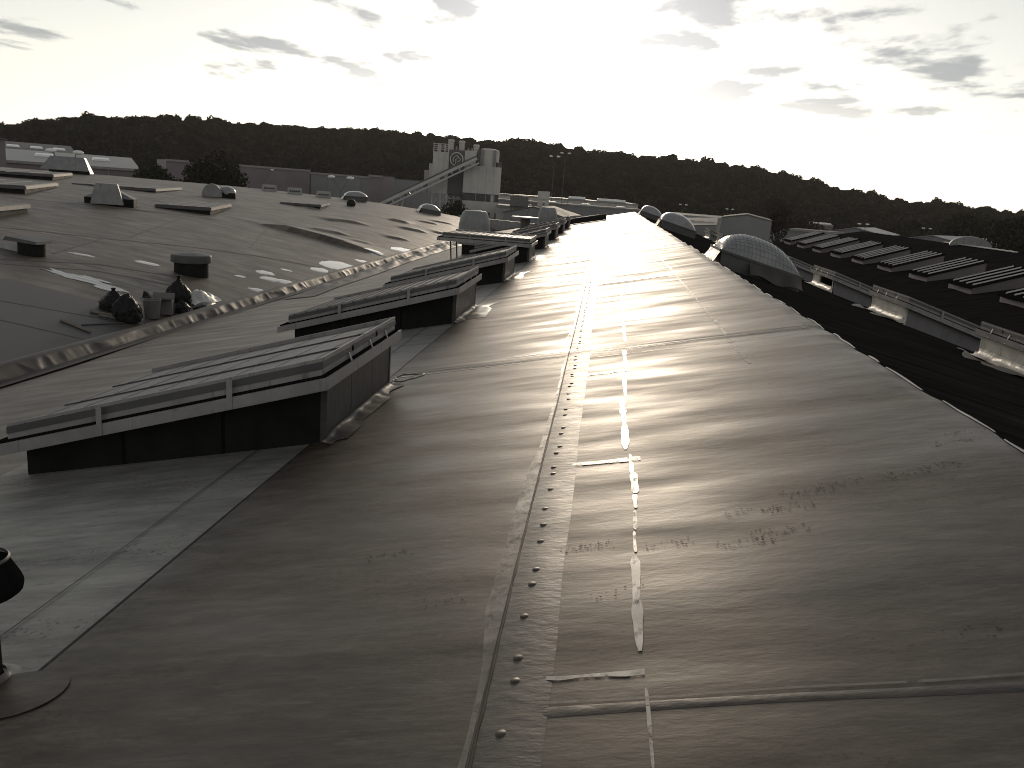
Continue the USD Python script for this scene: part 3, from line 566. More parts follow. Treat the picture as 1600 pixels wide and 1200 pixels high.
#PART2
# ------------------------------------------------------------------ rooflights
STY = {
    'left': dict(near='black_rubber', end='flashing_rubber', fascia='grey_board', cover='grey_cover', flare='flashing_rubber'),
    'dark': dict(near='purple_panel', end='foil', fascia='grey_board', cover='grey_cover', flare='foil'),
    'near': dict(near='black_rubber', end='black_rubber', fascia='black_rubber', cover='grey_cover', flare='flashing_rubber'),
    'far': dict(near='purple_cladding', end='purple_cladding', fascia='purple_cladding', cover='black_joint', flare='foil')}
def rooflight(label, loc, style, sgn, s, L=2.48, W=1.9, h0=.44, h1=.23, bands=3, ribs=0, bars=0, lid_tilt=None, lidh=.245, group=None, broken=False, rz=0.0):
    m = STY[style]; t0 = thing('rooflight', label, 'rooflight', loc, rz, group)
    T = lambda x: sgn * x                           # distance down the slope
    hl = lambda x: h0 + (h1 - h0) * T(x) / L
    zs = lambda x: -s * T(x)
    hb = (lambda x: zs(x) + hl(x)) if lid_tilt is None else (lambda x: zs(0) + h0 - .03 - lid_tilt * T(x))
    cb = lambda x: zs(x) + hl(x)
    X = lambda a, b: (min(sgn * a, sgn * b), max(sgn * a, sgn * b))
    def sb(a, b, y0, y1, fb, ft): return MB().sbox(*X(a, b), y0, y1, fb, ft)
    foot = lambda x: zs(x) - .02
    # kerb: four walls, the ridge end in three pieces
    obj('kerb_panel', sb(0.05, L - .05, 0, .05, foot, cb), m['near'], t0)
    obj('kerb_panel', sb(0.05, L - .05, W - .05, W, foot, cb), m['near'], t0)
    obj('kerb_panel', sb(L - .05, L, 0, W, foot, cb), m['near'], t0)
    ny = 3
    for k in range(ny):
        a, b = W * k / ny + .004, W * (k + 1) / ny - .004
        if broken and k < 2: continue
        obj('kerb_panel', sb(0, .05, a, b, foot, cb), m['end'], t0)
    if style != 'left' or True:
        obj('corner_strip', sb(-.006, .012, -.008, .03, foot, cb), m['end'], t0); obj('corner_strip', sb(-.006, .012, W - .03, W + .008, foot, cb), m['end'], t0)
    if style != 'far':
        for k in range(2): obj('panel_joint', sb(L * (k + 1) / 3 - .012, L * (k + 1) / 3 + .012, -.006, .0, foot, cb), m['near'] if style == 'dark' else 'black_joint', t0)
    # dark inside so that a broken kerb shows a void
    if broken: obj('inner_lining', sb(.35, L - .1, .08, W - .08, foot, lambda x: cb(x) - .02), 'black_joint', t0)
    # flared flashing at the ridge end
    ys = np.linspace(-.12, W + .12, 46); rows = []
    reach = .11 if style == 'left' else .20
    for y in ys:
        q = .5 + float(noise(np.array([y * 3.1, 2.0, loc[1]]), 81)); q2 = float(noise(np.array([y * 9.0, 4.0, loc[1]]), 82)) - .5; r = []
        edge = 1.0 if 0 < y < W else .5
        for k in range(7):
            u = k / 6; d = -.010 - reach * q * (u ** 2.2) * edge; hh = (.055 if style == 'left' else .16) * edge * (1 - u) ** 1.6 + .008 + .03 * q2 * math.sin(math.pi * u)
            x = sgn * d; r.append((x, y, -s * d + hh))
        rows.append(r)
    rows = np.array(rows)
    obj('flashing', MB().grid(rows if sgn > 0 else rows[:, ::-1]), m['flare'], t0, smooth=True)
    # lid: lower frame, dark gap, upper frame, covers
    e, n0, n1 = .07, -.20, W + .15
    f0, f1 = .0, .095
    lo = lambda a: (lambda x: hb(x) + a)
    fa = m['fascia']; hgap = .106; htop = lidh
    if style == 'far':
        obj('lid_frame', sb(-e, L + .1, n0 + .12, n1 - .08, lo(0.0), lo(htop - .06)), 'black_joint', t0)
    else:
        obj('fascia_board', sb(-e, L + .20, n0, n0 + .022, lo(f0), lo(f1)), fa, t0)
        obj('fascia_board', sb(-e, L + .20, n1 - .022, n1, lo(f0), lo(f1)), fa, t0)
        obj('fascia_board', sb(L + .178, L + .20, n0 + .023, n1 - .023, lo(f0), lo(f1)), fa, t0)
        for k in range(3):
            a = n0 + .024 + (n1 - n0 - .048) * k / 3; b = n0 + .024 + (n1 - n0 - .048) * (k + 1) / 3
            obj('fascia_board', sb(-e, -e + .022, a + .004, b - .004, lo(f0), lo(f1)), fa, t0)
        obj('lid_tray', sb(-e + .03, L + .17, n0 + .03, n1 - .03, lo(.02), lo(f1 + .02)), 'black_joint', t0)
        obj('upper_fascia', sb(-.01, L + .04, n0 + .05, n0 + .07, lo(hgap), lo(htop)), fa, t0)
        obj('upper_fascia', sb(-.01, L + .04, n1 - .07, n1 - .05, lo(hgap), lo(htop)), fa, t0)
        for k in range(2):
            a = n0 + .072 + (n1 - n0 - .144) * k / 2; b = n0 + .072 + (n1 - n0 - .144) * (k + 1) / 2
            obj('upper_fascia', sb(-.012, .008, a + .004, b - .004, lo(hgap), lo(htop)), fa, t0)
        obj('lid_core', sb(.03, L, n0 + .075, n1 - .075, lo(hgap - .02), lo(htop - .05)), 'black_joint', t0)
        for q in (.68, 1.72):                       # straps on the long side, on the ridge end
            obj('strap', sb(q * L / 2.48 - .022, q * L / 2.48 + .022, n0 - .006, n0, lo(f0 + .004), lo(htop - .02)), fa, t0)
        for q in (.30, .57, .80):
            yy = n0 + (n1 - n0) * q
            obj('strap', MB().hexa([(sgn * a, y, hb(sgn * a) + z) for z, a0 in ((.01, -e - .005), (.17, -.02)) for a, y in ((a0, yy - .016), (a0 + .006, yy - .016), (a0 + .006, yy + .016), (a0, yy + .016))]), fa, t0)
    c0, c1 = n0 + .045, n1 - .045
    for k in range(bands):
        a = c0 + (c1 - c0) * k / bands; b = c0 + (c1 - c0) * (k + 1) / bands + (.05 if k < bands - 1 else 0)
        up = .006
        x0, x1 = X(-.015, L + .045)
        def pt(x, y, z): return (x, y, hb(x) + htop - .045 + z)
        obj('cover_panel', MB().hexa([pt(x0, a, -.04), pt(x1, a, -.04), pt(x1, b, -.04), pt(x0, b, -.04), pt(x0, a, up + .012), pt(x1, a, up + .012), pt(x1, b, .004), pt(x0, b, .004)]), m['cover'], t0)
        nr = max(ribs, 8)
        rb = MB(); wv = .006 if not ribs else .016; hv = .004 if not ribs else .016
        for r in range(nr):
            xc = x0 + (x1 - x0) * (r + .5) / nr
            rb.hexa([pt(xc - wv, a - .003, up + .008), pt(xc + wv, a - .003, up + .008), pt(xc + wv, b, .002), pt(xc - wv, b, .002), pt(xc - wv * .6, a - .003, up + .012 + hv), pt(xc + wv * .6, a - .003, up + .012 + hv), pt(xc + wv * .6, b, .003 + hv), pt(xc - wv * .6, b, .003 + hv)])
        if ribs or (style == 'left' and bands == 3): obj('rib_row', rb, m['cover'], t0, kind='stuff')
    for k in range(bars):
        y = c0 + (c1 - c0) * (k + .35) / bars
        x0, x1 = X(.12, L - .05)
        def pt(x, y, z): return (x, y, hb(x) + htop - .03 + z)
        obj('cover_bar', MB().hexa([pt(x0, y, 0), pt(x1, y, 0), pt(x1, y + .07, 0), pt(x0, y + .07, 0), pt(x0, y + .015, .05), pt(x1, y + .015, .05), pt(x1, y + .05, .05), pt(x0, y + .05, .05)]), 'cover_bar', t0)
    if lid_tilt is not None:                       # props of the open lid
        for q, yy in ((L - .12, .25), (L - .1, 1.35)):
            x = sgn * q
            obj('prop', MB().tube([(x - sgn * .06, yy, zs(x) + hl(x) - .02), (x, yy, hb(x) + .02)], .022, 8), 'dark_steel', t0)
            obj('prop', MB().tube([(x - sgn * .03, yy + .12, zs(x) - .03), (x - sgn * .06, yy, zs(x) + hl(x) + .05)], .035, 8), 'dark_steel', t0)
    return t0

XL = -1.97
def locA(y):
    x = XL - (.12 if y > 10 else 0); return (x, y, float(planeA(x)))
LEFT = [(5.95, 3, 0, 'largest rooflight left of the cover strip, with three rusty lapped cover panels'),
        (12.2, 1, 14, 'second whole rooflight of the left row, ribbed lid right behind the largest one'), (18.3, 1, 12, 'third whole rooflight of the left row, just before the one with the raised lid'),
        (24.1, 1, 14, 'rooflight whose ribbed lid stands open, propped on two rods'), (30.3, 1, 12, 'ribbed rooflight right behind the one with the raised lid'), (36.5, 1, 12, 'second rooflight behind the raised lid in the left row'),
        (42.7, 1, 10, 'third rooflight behind the raised lid in the left row'), (48.9, 1, 10, 'last rooflight of the left row, smallest, before the long dark kerb')]
for y, b, r, lab in LEFT:
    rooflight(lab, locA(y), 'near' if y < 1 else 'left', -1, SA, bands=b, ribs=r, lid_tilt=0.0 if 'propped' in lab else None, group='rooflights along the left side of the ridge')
# long dark kerb at the far end of the row
k0 = thing('dark_kerb', 'long low black kerb lying across the far end of the bright roof', 'roof kerb', (0.0, 55.6, float(planeA(0.0))), 0)
a = MB(); n = 12; rows = []
for i in range(n + 1):
    x = -2.7 * i / n; y = .55 * i / n; r = []
    for u in np.linspace(0, 1, 9): r.append((x, y + .5 * u - .25, SA * x + .02 + .36 * math.sin(math.pi * min(1, u * 1.1)) ** .6))
    rows.append(r)
obj('kerb_body', MB().grid(np.array(rows)), 'black_rubber', k0, smooth=True)
obj('kerb_end', MB().box(-.03, .03, -.27, .27, -.05, .39), 'black_rubber', k0)
obj('kerb_cap', MB().sbox(-1.9, -.5, .16, .34, lambda x: SA * x + .37, lambda x: SA * x + .40), 'steel', k0)
# patch of new flashing and a ring of sealant at the largest rooflight
an = np.linspace(0, 2 * np.pi, 30); ring = []
for i, t in enumerate(an):
    rr = 1 + .18 * math.sin(3 * t + 1) + .1 * math.sin(7 * t)
    x, y = -1.88 + .14 * rr * math.cos(t), 8.23 + .16 * rr * math.sin(t); ring.append((x, y, float(hA(x, y)) + .006))
obj('sealant_bead', MB().tube(ring, .007, 6, caps=False), 'sealant', roof, smooth=True)
def splash(x0, y0, ln, seed):
    rows = []
    for v in np.linspace(0, 1, 26):
        r = []
        for u in np.linspace(0, 1, 14):
            wv = .26 + .18 * float(noise(np.array([v * 4.0, seed, 0]), 85)); x = x0 + .02 + wv * u; y = y0 + ln * v
            bl = math.sin(math.pi * u) * min(1, 5 * v, 5 * (1 - v))
            r.append((x, y, float(hA(x, y)) + .005 + bl * (.022 * float(noise(np.array([x * 7, y * 3.2, seed]), 86)) + .016 * float(noise(np.array([x * 4 + y * 3, y * 7.5, seed]), 87)))))
        rows.append(r)
    obj('rumpled_patch', MB().grid(np.array(rows)), 'rumpled', roof, smooth=True)
for y in (12.4, 18.5, 24.3, 30.5, 36.7): splash(XL - .12, y, 1.9, int(y))
nv = thing('pipe_vent', 'small black capped pipe cut by the left edge, over a round flashing', 'ventilator', (-2.245, 2.71, float(planeA(-2.245))))
obj('pipe', MB().lathe([(.06, -.02), (.046, .05), (.043, .42)], 20), 'black_rubber', nv, smooth=40)
obj('cap', MB().lathe([(.044, .405), (.118, .385), (.136, .40), (.140, .425), (.132, .45), (.095, .525), (.085, .53), (.001, .535)], 32), 'black_joint', nv, smooth=35)
obj('rim', MB().lathe([(.088, .532), (.098, .528), (.100, .536), (.092, .542)], 28), 'dark_vent', nv, smooth=True)
obj('flashing', MB().lathe([(.058, .05), (.075, .018), (.13, .006)], 24), 'rumpled', nv, smooth=True)
# semi-round flashing patch by the nearest rooflight
an = np.linspace(0, 2 * np.pi, 36, endpoint=False)
px, py = -2.12 + .26 * np.cos(an), 2.60 + .16 * np.sin(an) * (1 + .2 * np.cos(an))
obj('repair_patch', MB().add(np.vstack([np.stack([px, py, hA(px, py) + .006], -1), [[-2.12, 2.6, float(hA(-2.12, 2.6)) + .008]]]), [[j, (j + 1) % 36, 36] for j in range(36)]), 'roof_membrane', roof)
# rooflights on the dark slope beyond the ridge
SC = .27
for k, (y, lab) in enumerate([(6.6, 'foil-faced rooflight nearest the right edge of the picture, beyond the ridge'), (12.45, 'second foil-faced rooflight beyond the ridge, with a long purple-grey side'), (18.4, 'third foil-faced rooflight beyond the ridge, purple-grey side towards the camera'),
                              (24.3, 'rooflight beyond the ridge whose foil face is torn open to a black hole'), (30.1, 'rooflight beyond the ridge hidden in part by the netted dome'), (36.0, 'rooflight beyond the ridge between the first two domes'),
                              (41.8, 'small rooflight beyond the ridge below the white hall'), (47.7, 'rooflight seen just over the ridge before the middle dome'), (53.5, 'far rooflight beyond the ridge past the middle dome')]):
    rooflight(lab, (6.5, y, float(zC(6.5))), 'dark', 1, SC + .02, L=2.5, W=2.25, h0=.36, h1=.27, bands=3, ribs=0, group='rooflights on the dark slope beyond the ridge', broken=(k == 3))
first = None
for k, y in enumerate((33.0, 38.25, 43.5, 48.8, 54.1, 59.4, 64.8, 70.2, 75.4)):
    lab = ['slatted rooflight cut by the right edge of the picture', 'slatted rooflight with the longest bright bars, second from the right edge', 'third slatted rooflight from the right edge', 'fourth slatted rooflight from the right edge', 'fifth slatted rooflight from the right edge',
           'fourth slatted rooflight from the far end of its row', 'third slatted rooflight from the far end of its row', 'last but one of the slatted rooflights, near the white yard wall', 'farthest slatted rooflight of the row on the far dark slope'][k]
    if first is None:
        first = rooflight(lab, (18.75, y, float(zD(18.75))), 'far', -1, SA, L=2.65, W=2.55, h0=.58, h1=.26, bands=1, bars=4, lidh=.13, group='slatted rooflights on the far dark slope')
    else: dup(first, (18.75, y, float(zD(18.75))), 0, lab)
# foil flap lying at the foot of the nearer foil faces
for y in (12.45, 18.4):
    rows = []
    for t in np.linspace(0, 1, 14):
        yy = y - .1 + 2.5 * t; wv = .42 + .25 * math.sin(5 * t + y)
        rows.append([(6.36 - wv * u, yy, float(zC(6.36 - wv * u)) + .02 + .03 * math.sin(6 * t + 3 * u)) for u in np.linspace(0, 1, 5)])
    obj('foil_flap', MB().grid(np.array(rows)[:, ::-1]), 'folded_membrane', roof, smooth=True)

# ------------------------------------------------------------------ domes
def dome_light(label, loc, lx, ly, h, kerb, slope, rz=0.0, net=False, group=None, foil=True):
    t0 = thing('dome_rooflight', label, 'rooflight', loc, rz, group)
    zs = lambda x: -slope * x
    kb = lambda x: zs(x) + kerb
    for a in (MB().sbox(0, lx, 0, .05, lambda x: zs(x) - .06, kb), MB().sbox(0, lx, ly - .05, ly, lambda x: zs(x) - .06, kb), MB().sbox(lx - .05, lx, .052, ly - .052, lambda x: zs(x) - .06, kb), MB().sbox(0, .05, .052, ly - .052, lambda x: zs(x) - .06, kb)):
        obj('kerb_panel', a, 'dark_vent', t0)
    obj('rim', MB().sbox(-.05, lx + .05, -.05, ly + .05, lambda x: kb(x) + .002, lambda x: kb(x) + .045), 'dark_vent', t0)
    n = 41; g = np.linspace(-1, 1, n); A, B = np.meshgrid(g, g)
    H = h * np.maximum(0, (1 - np.abs(A) ** 2.4)) ** .62 * np.maximum(0, (1 - np.abs(B) ** 2.4)) ** .62
    X = (A + 1) / 2 * lx; Y = (B + 1) / 2 * ly
    P = np.stack([X, Y, zs(X) + kerb + .046 + H], -1)
    obj('dome', MB().grid(P), 'dome_skin', t0, smooth=True)
    if net:
        nb = MB()
        for i in range(1, n - 1, 2):
            nb.tube(P[i] + [0, 0, .005], .0025, 3, caps=False); nb.tube(P[:, i] + [0, 0, .005], .0025, 3, caps=False)
        obj('safety_net', nb, 'dark_vent', t0, kind='stuff')
    if foil:
        rows = []
        for y in np.linspace(-.05, ly + .05, 30):
            rows.append([(-.02 - .22 * u, y, zs(0) + kerb * (1 - u) ** 1.3 + .03 + .05 * (float(noise(np.array([y * 5, u * 4, loc[1]]), 83)) - .5)) for u in np.linspace(0, 1, 8)])
        obj('flashing', MB().grid(np.array(rows)[:, ::-1]), 'foil', t0, smooth=True)
    return t0
dome_light('large clear dome covered by a fine net, nearest of the domes along the ridge', (2.38, 17.3, float(zC(2.38))), 1.62, 1.5, .46, .30, .255, net=True)
dome_light('middle dome along the far part of the ridge', (2.50, 38.9, float(zC(2.50))), 1.6, 1.5, .50, .33, .255)
dome_light('farthest and smallest of the domes along the ridge', (2.45, 61.0, float(zC(2.45))), 1.55, 1.5, .52, .33, .255)
# torn cloth hanging at the netted dome's kerb
rows = []
for t in np.linspace(0, 1, 24):
    x = 2.95 + 1.05 * t
    rows.append([(x, 17.22 - .25 * u ** 1.5 - .03 * math.sin(17 * t), float(zC(x)) + .26 - (.26 - .02) * u * (1 - .15 * math.sin(9 * t)) + .02) for u in np.linspace(0, 1, 6)])
obj('torn_sheet', MB().grid(np.array(rows)), 'folded_membrane', smooth=True, label='torn dark sheet hanging from the kerb of the netted dome', cat='sheet')

# ------------------------------------------------------------------ ventilators
def cowl(label, loc, r, h):
    t0 = thing('roof_ventilator', label, 'ventilator', loc)
    obj('base', MB().sbox(-r * .62, r * .62, -r * .62, r * .62, lambda x: SA * x - .1, lambda x: .45 * h * .5 + 0 * x), 'black_rubber', t0)
    obj('cowl', MB().lathe([(r * .97, h * .20), (r * 1.0, h * .24), (r, h * .5), (r * .97, h * .68), (r * .9, h * .83), (r * .79, h * .94), (r * .7, h * .985), (r * .62, h), (.001, h * 1.012)], 32), 'vent_metal', t0, smooth=40)
    obj('collar', MB().lathe([(r * .55, h * .1), (r * .55, h * .35)], 24), 'dark_vent', t0, smooth=True)
    return t0
cowl('tall barrel-shaped metal ventilator behind the raised lid', (-5.35, 34.6, float(planeA(-5.35))), .66, 1.72)
cowl('smaller metal ventilator near the far end of the left row', (-3.75, 55.0, float(planeA(-3.75))), .62, 1.35)
dk = thing('roof_disc', 'flat round metal cover lit by the sky near the far ventilator', 'vent cover', (-4.9, 52.0, float(planeA(-4.9))))
obj('stem', MB().lathe([(.3, -.05), (.3, .9)], 16), 'dark_vent', dk); obj('cap', MB().lathe([(.001, .9), (.85, .9), (.87, .93), (.84, .97), (.001, 1.02)], 28), 'steel', dk, smooth=40)
def capped(label, loc, r, body_r, h):
    t0 = thing('capped_vent', label, 'ventilator', loc)
    obj('body', MB().lathe([(body_r, -.15), (body_r, h * .62)], 28), 'black_rubber', t0, smooth=40)
    obj('cap', MB().lathe([(.001, h * .55), (r * .98, h * .55), (r, h * .58), (r, h * .84), (r * .95, h * .90), (r * .5, h * .97), (.001, h)], 32), 'dark_vent', t0, smooth=40)
    return t0
capped('round black vent with a flat grey cap beside the puddles', (-11.7, 22.95, float(zB(-11.7, 22.95))), .56, .47, .62)
v0 = thing('low_vent', 'low black vent with a lopsided lid at the left edge', 'ventilator', (-14.9, 20.6, float(zB(-14.9, 20.6))))
obj('body', MB().lathe([(.33, -.12), (.33, .34)], 24), 'black_rubber', v0, smooth=40)
obj('lid', MB().hexa([(-.56, -.34, .36), (.38, -.34, .30), (.38, .34, .30), (-.56, .34, .36), (-.5, -.3, .46), (.34, -.3, .37), (.34, .3, .37), (-.5, .3, .46)]), 'dark_vent', v0)
pw = MB().box(-1.4, -.36, -.02, .02, -.05, .26); obj('side_plate', pw, 'steel', v0)
def hull(pts):
    h = trimesh.convex.convex_hull(np.array(pts, float)); return h
hv = thing('hooded_ventilator', 'pale tapered hood standing over a dark kerb on the curved roof', 'ventilator', (-21.3, 34.5, float(zB(-21.3, 34.5)) + .0), math.radians(22))
obj('hood', MB().mesh(hull([(sx * .64, -.36, .06) for sx in (-1, 1)] + [(sx * .60, .22, .06) for sx in (-1, 1)] + [(sx * .52, -.34, .62) for sx in (-1, 1)] + [(sx * .42, -.27, .92) for sx in (-1, 1)] + [(sx * .40, .05, .94) for sx in (-1, 1)])), 'vent_metal', hv)
obj('kerb', MB().box(-.98, .98, .2, 1.2, -.1, .30), 'black_rubber', hv)
obj('cover', MB().mesh(hull([(-1.0, .2, .30), (1.0, .2, .30), (1.0, 1.22, .30), (-1.0, 1.22, .30), (-.3, .4, .64), (.3, .4, .64), (.3, 1.0, .64), (-.3, 1.0, .64)])), 'vent_metal', hv)
rv = thing('ridge_ventilator', 'long pale trapezoid ventilator on the far left of the curved roof', 'ventilator', (-41.0, 61.5, float(zB(-41.0, 61.5))), math.radians(22))
obj('hood', MB().mesh(hull([(-1.9, -.7, .22), (1.5, -.7, .22), (1.5, .7, .22), (-1.9, .7, .22), (-1.2, -.35, 1.22), (1.05, -.35, 1.22), (1.05, .35, 1.22), (-1.2, .35, 1.22)])), 'vent_metal', rv)
obj('end_plate', MB().hexa([(1.53, -.7, .05), (1.56, -.7, .05), (1.56, .7, .05), (1.53, .7, .05), (1.08, -.35, 1.2), (1.11, -.35, 1.2), (1.11, .35, 1.2), (1.08, .35, 1.2)]), 'steel', rv)
obj('kerb', MB().box(-1.3, 1.45, -.6, .6, -.2, .2), 'black_rubber', rv)
bv = thing('barrel_ventilator', 'half-round pale hood with a small dome behind it on the curved roof', 'ventilator', (-24.0, 49.8, float(zB(-24.0, 49.8))), math.radians(22))
an = np.linspace(0, np.pi, 15)
obj('hood', MB().mesh(hull([(.55 * (1 if abs(math.cos(t)) < .95 else 1.05) * math.cos(t), y, .78 * math.sin(t) ** .8) for t in an for y in (-.3, .25)])), 'vent_metal', bv)
obj('kerb', MB().box(.3, 1.35, .25, 1.25, -.1, .28), 'black_rubber', bv)
obj('dome', MB().mesh(trimesh.creation.icosphere(2, 1.0), np.diag([.55, .52, .42, 1]) + np.array([[0, 0, 0, .82], [0, 0, 0, .75], [0, 0, 0, .27], [0, 0, 0, 0]])), 'dome_skin', bv, smooth=True)
# slab-like rooflights on the curved roof
def slab_light(label, xy, rz, wl, ln, h=.34, cover='dark_vent', split=1):
    z = float(zB0(xy[0])) ; t0 = thing('slab_rooflight', label, 'rooflight', (*xy, z), rz, 'slab rooflights on the curved roof')
    obj('kerb', MB().box(-wl + .08, -.08, .08, ln - .08, -.35, h - .09), 'black_rubber', t0)
    obj('fascia_board', MB().box(-.03, 0, .0, ln, h - .13, h), 'grey_board', t0); obj('fascia_board', MB().box(-wl, -wl + .03, 0, ln, h - .13, h), 'grey_board', t0)
    obj('fascia_board', MB().box(-wl + .032, -.032, 0, .03, h - .13, h), 'dark_vent', t0); obj('fascia_board', MB().box(-wl + .032, -.032, ln - .03, ln, h - .13, h), 'dark_vent', t0)
    n = 4
    for k in range(n):
        a, b = -wl + .04 + (wl - .08) * k / n, -wl + .04 + (wl - .08) * (k + 1) / n - .02
        obj('cover_panel', MB().hexa([(a, .035, h - .03), (b, .035, h - .03), (b, ln - .035, h - .03), (a, ln - .035, h - .03), (a, .035, h + .012), (b, .035, h + .03), (b, ln - .035, h + .03), (a, ln - .035, h + .012)]), cover, t0)
    return t0
R = math.radians
slab_light('dark slab rooflight in the middle of the curved roof, right of the pale hood', (-18.2, 37.7), R(16), 2.5, 6.0)
slab_light('low dark slab rooflight farthest right on the curved roof', (-18.2, 53.0), R(13), 2.6, 5.6, .30)
slab_light('grey slab rooflight at the left edge above the low black vent', (-19.45, 25.3), R(17), 2.6, 3.0)
slab_light('wide slab rooflight with a pale right edge, left of the pale hood', (-24.9, 34.3), R(25), 4.6, 7.6)
slab_light('slab rooflight beneath the long trapezoid ventilator', (-32.0, 46.5), R(27), 4.8, 8.5)
slab_light('flat slab rooflight behind the pale hood', (-25.6, 46.2), R(16), 4.5, 7.0, .22)
# small things along the far edge of the curved roof
for (x, y, lab) in ((-27.6, 67.5, 'first of three low pale vent boxes on the far roof edge, counting from the left'), (-25.6, 67.9, 'second of three low pale vent boxes on the far roof edge'), (-23.4, 68.6, 'third of three low pale vent boxes on the far roof edge')):
    t0 = thing('vent_box', lab, 'vent', (x, y, float(zB(x, y))), R(22))
    obj('box', MB().hexa([(-.6, -.3, -.1), (.6, -.3, -.1), (.6, .3, -.1), (-.6, .3, -.1), (-.55, -.25, .48), (.55, -.25, .48), (.55, .25, .48), (-.55, .25, .48)]), 'concrete', t0)
    for k in range(5): obj('slot', MB().box(-.42 + .18 * k, -.32 + .18 * k, -.315, -.29, .15, .27), 'black_joint', t0)
dome_light('milky dome at the far edge of the curved roof by the conveyor foot', (-21.9, 69.6, float(zB(-21.9, 69.6))), 1.9, 1.5, .42, .28, 0.0, R(22), foil=True)
dome_light('milky dome at the far edge of the curved roof below the concrete tower', (-15.6, 70.9, float(zB(-15.6, 70.9))), 1.7, 1.5, .45, .30, .12, R(22), foil=True)

# ------------------------------------------------------------------ rubbish left by the roofers
def bag(label, loc, w, h, seed, knot=True, group='rubbish bags behind the upstand'):
    t0 = thing('bin_bag', label, 'rubbish bag', loc)
    m = trimesh.creation.icosphere(4, 1.0); v = m.vertices
    rr = 1 + .55 * (fbm(v * 1.5 + seed, 3, seed) - .5) + .34 * (fbm(v * 4.0 + seed, 3, seed + 1) - .5) - .05 * np.abs(np.sin(np.arctan2(v[:, 1], v[:, 0]) * 7 + 3 * v[:, 2])) * np.clip(v[:, 2] + .2, 0, 1)
    p = v * rr[:, None]; zz = np.clip(p[:, 2], -.62, None)
    up = np.clip((zz - .1) / .9, 0, 1.2); sq = 1 - .72 * up ** 1.35
    p = np.stack([p[:, 0] * sq * w, p[:, 1] * sq * w * .9, (zz + .62) / 1.62 * h], -1)
    obj('sack', (p, m.faces), 'bin_bag', t0, smooth=True)
    if knot:
        kb = MB().lathe([(w * .16, h * .93), (w * .07, h * .99), (w * .11, h * 1.05), (w * .20, h * 1.14), (w * .12, h * 1.16), (.001, h * 1.12)], 9, (w * .05, 0, -.03))
        obj('tied_neck', kb, 'bin_bag', t0, smooth=True)
def zb(x, y): return float(zB(x, y))
bag('slumped black bin bag, leftmost of the pile', (-10.62, 17.25, zb(-10.62, 17.25)), .30, .46, 3)
bag('tall ragged black bin bag in front of the pile', (-10.0, 16.75, zb(-10.0, 16.75)), .31, .62, 8, knot=False)
bag('pointed black bin bag standing apart to the right', (-10.0, 18.95, zb(-10.0, 18.95)), .30, .70, 15)
bag('small black sack lying at the foot of the pointed bag', (-9.75, 18.6, zb(-9.75, 18.6)), .2, .3, 21, knot=False)
b0 = thing('plastic_bucket', 'pale plastic bucket with an open rim between the bags', 'bucket', (-9.86, 17.5, zb(-9.86, 17.5)))
obj('body', MB().lathe([(.001, .01), (.15, .01), (.19, .40), (.20, .40), (.20, .42), (.185, .42), (.145, .03), (.001, .03)], 22), 'bucket_plastic', b0, smooth=40)
obj('handle', MB().tube([(.2 * math.cos(t), .05, .40 + .10 * math.sin(t)) for t in np.linspace(0, math.pi, 12)], .006, 6), 'dark_steel', b0)
c0 = thing('carton', 'open grey carton between the bucket and the pointed bag', 'box', (-9.95, 18.1, zb(-9.95, 18.1)), R(20))
for a in (MB().box(-.24, .24, -.2, -.19, 0, .33), MB().box(-.24, .24, .19, .2, 0, .33), MB().box(-.24, -.23, -.188, .188, 0, .33), MB().box(.23, .24, -.188, .188, 0, .33)): obj('side', a, 'bucket_plastic', c0)
obj('bottom', MB().box(-.228, .228, -.188, .188, 0.002, .015), 'bucket_plastic', c0)
obj('flap', MB().hexa([(-.24, -.2, .33), (.24, -.2, .33), (.24, -.19, .33), (-.24, -.19, .33), (-.24, -.36, .38), (.24, -.36, .38), (.24, -.355, .388), (-.24, -.355, .388)]), 'bucket_plastic', c0)
obj('flap', MB().hexa([(-.24, .19, .33), (.24, .19, .33), (.24, .2, .33), (-.24, .2, .33), (-.24, .30, .44), (.24, .30, .44), (.24, .308, .436), (-.24, .308, .436)]), 'bucket_plastic', c0)
rows = []
for t in np.linspace(0, 1, 26):
    y = 19.4 + 1.35 * t
    rows.append([(-9.75 - .5 * u, y, zb(-9.75 - .5 * u, y) + .02 + .20 * math.sin(math.pi * u) * (.35 + math.sin(math.pi * t) ** 2) * (.5 + float(noise(np.array([t * 7, u * 5, 0]), 88)))) for u in np.linspace(0, 1, 12)])
obj('plastic_sheet', MB().grid(np.array(rows)), 'pale_plastic', smooth=True, label='crumpled pale plastic sheet catching the light right of the pointed bag', cat='plastic sheet')
obj('rag', MB().mesh(trimesh.creation.icosphere(3, 1.0), np.array([[.16, 0, 0, -9.66], [0, .5, 0, 19.6], [0, 0, .10, zb(-9.66, 19.6) + .05], [0, 0, 0, 1]])), 'bin_bag', smooth=True, label='dark rag lying before the pale plastic sheet', cat='rag')
def plank(label, a, b, r=.022, mat='timber'):
    obj('timber_batten', MB().tube([(a[0], a[1], zb(*a) + r + .01), ((a[0] + b[0]) / 2, (a[1] + b[1]) / 2, zb((a[0] + b[0]) / 2, (a[1] + b[1]) / 2) + r + .01), (b[0], b[1], zb(*b) + r + .01)], r * 1.3, 4), mat, label=label, cat='batten')
plank('long batten lying on the dark sheet left of the bags', (-10.68, 15.5), (-9.92, 15.3))
plank('thin rod lying from the long batten to the bags', (-10.3, 15.6), (-9.95, 16.5), .012, 'dark_steel')
plank('short pale batten at the foot of the leftmost bag', (-10.75, 16.6), (-10.3, 16.75), .028)
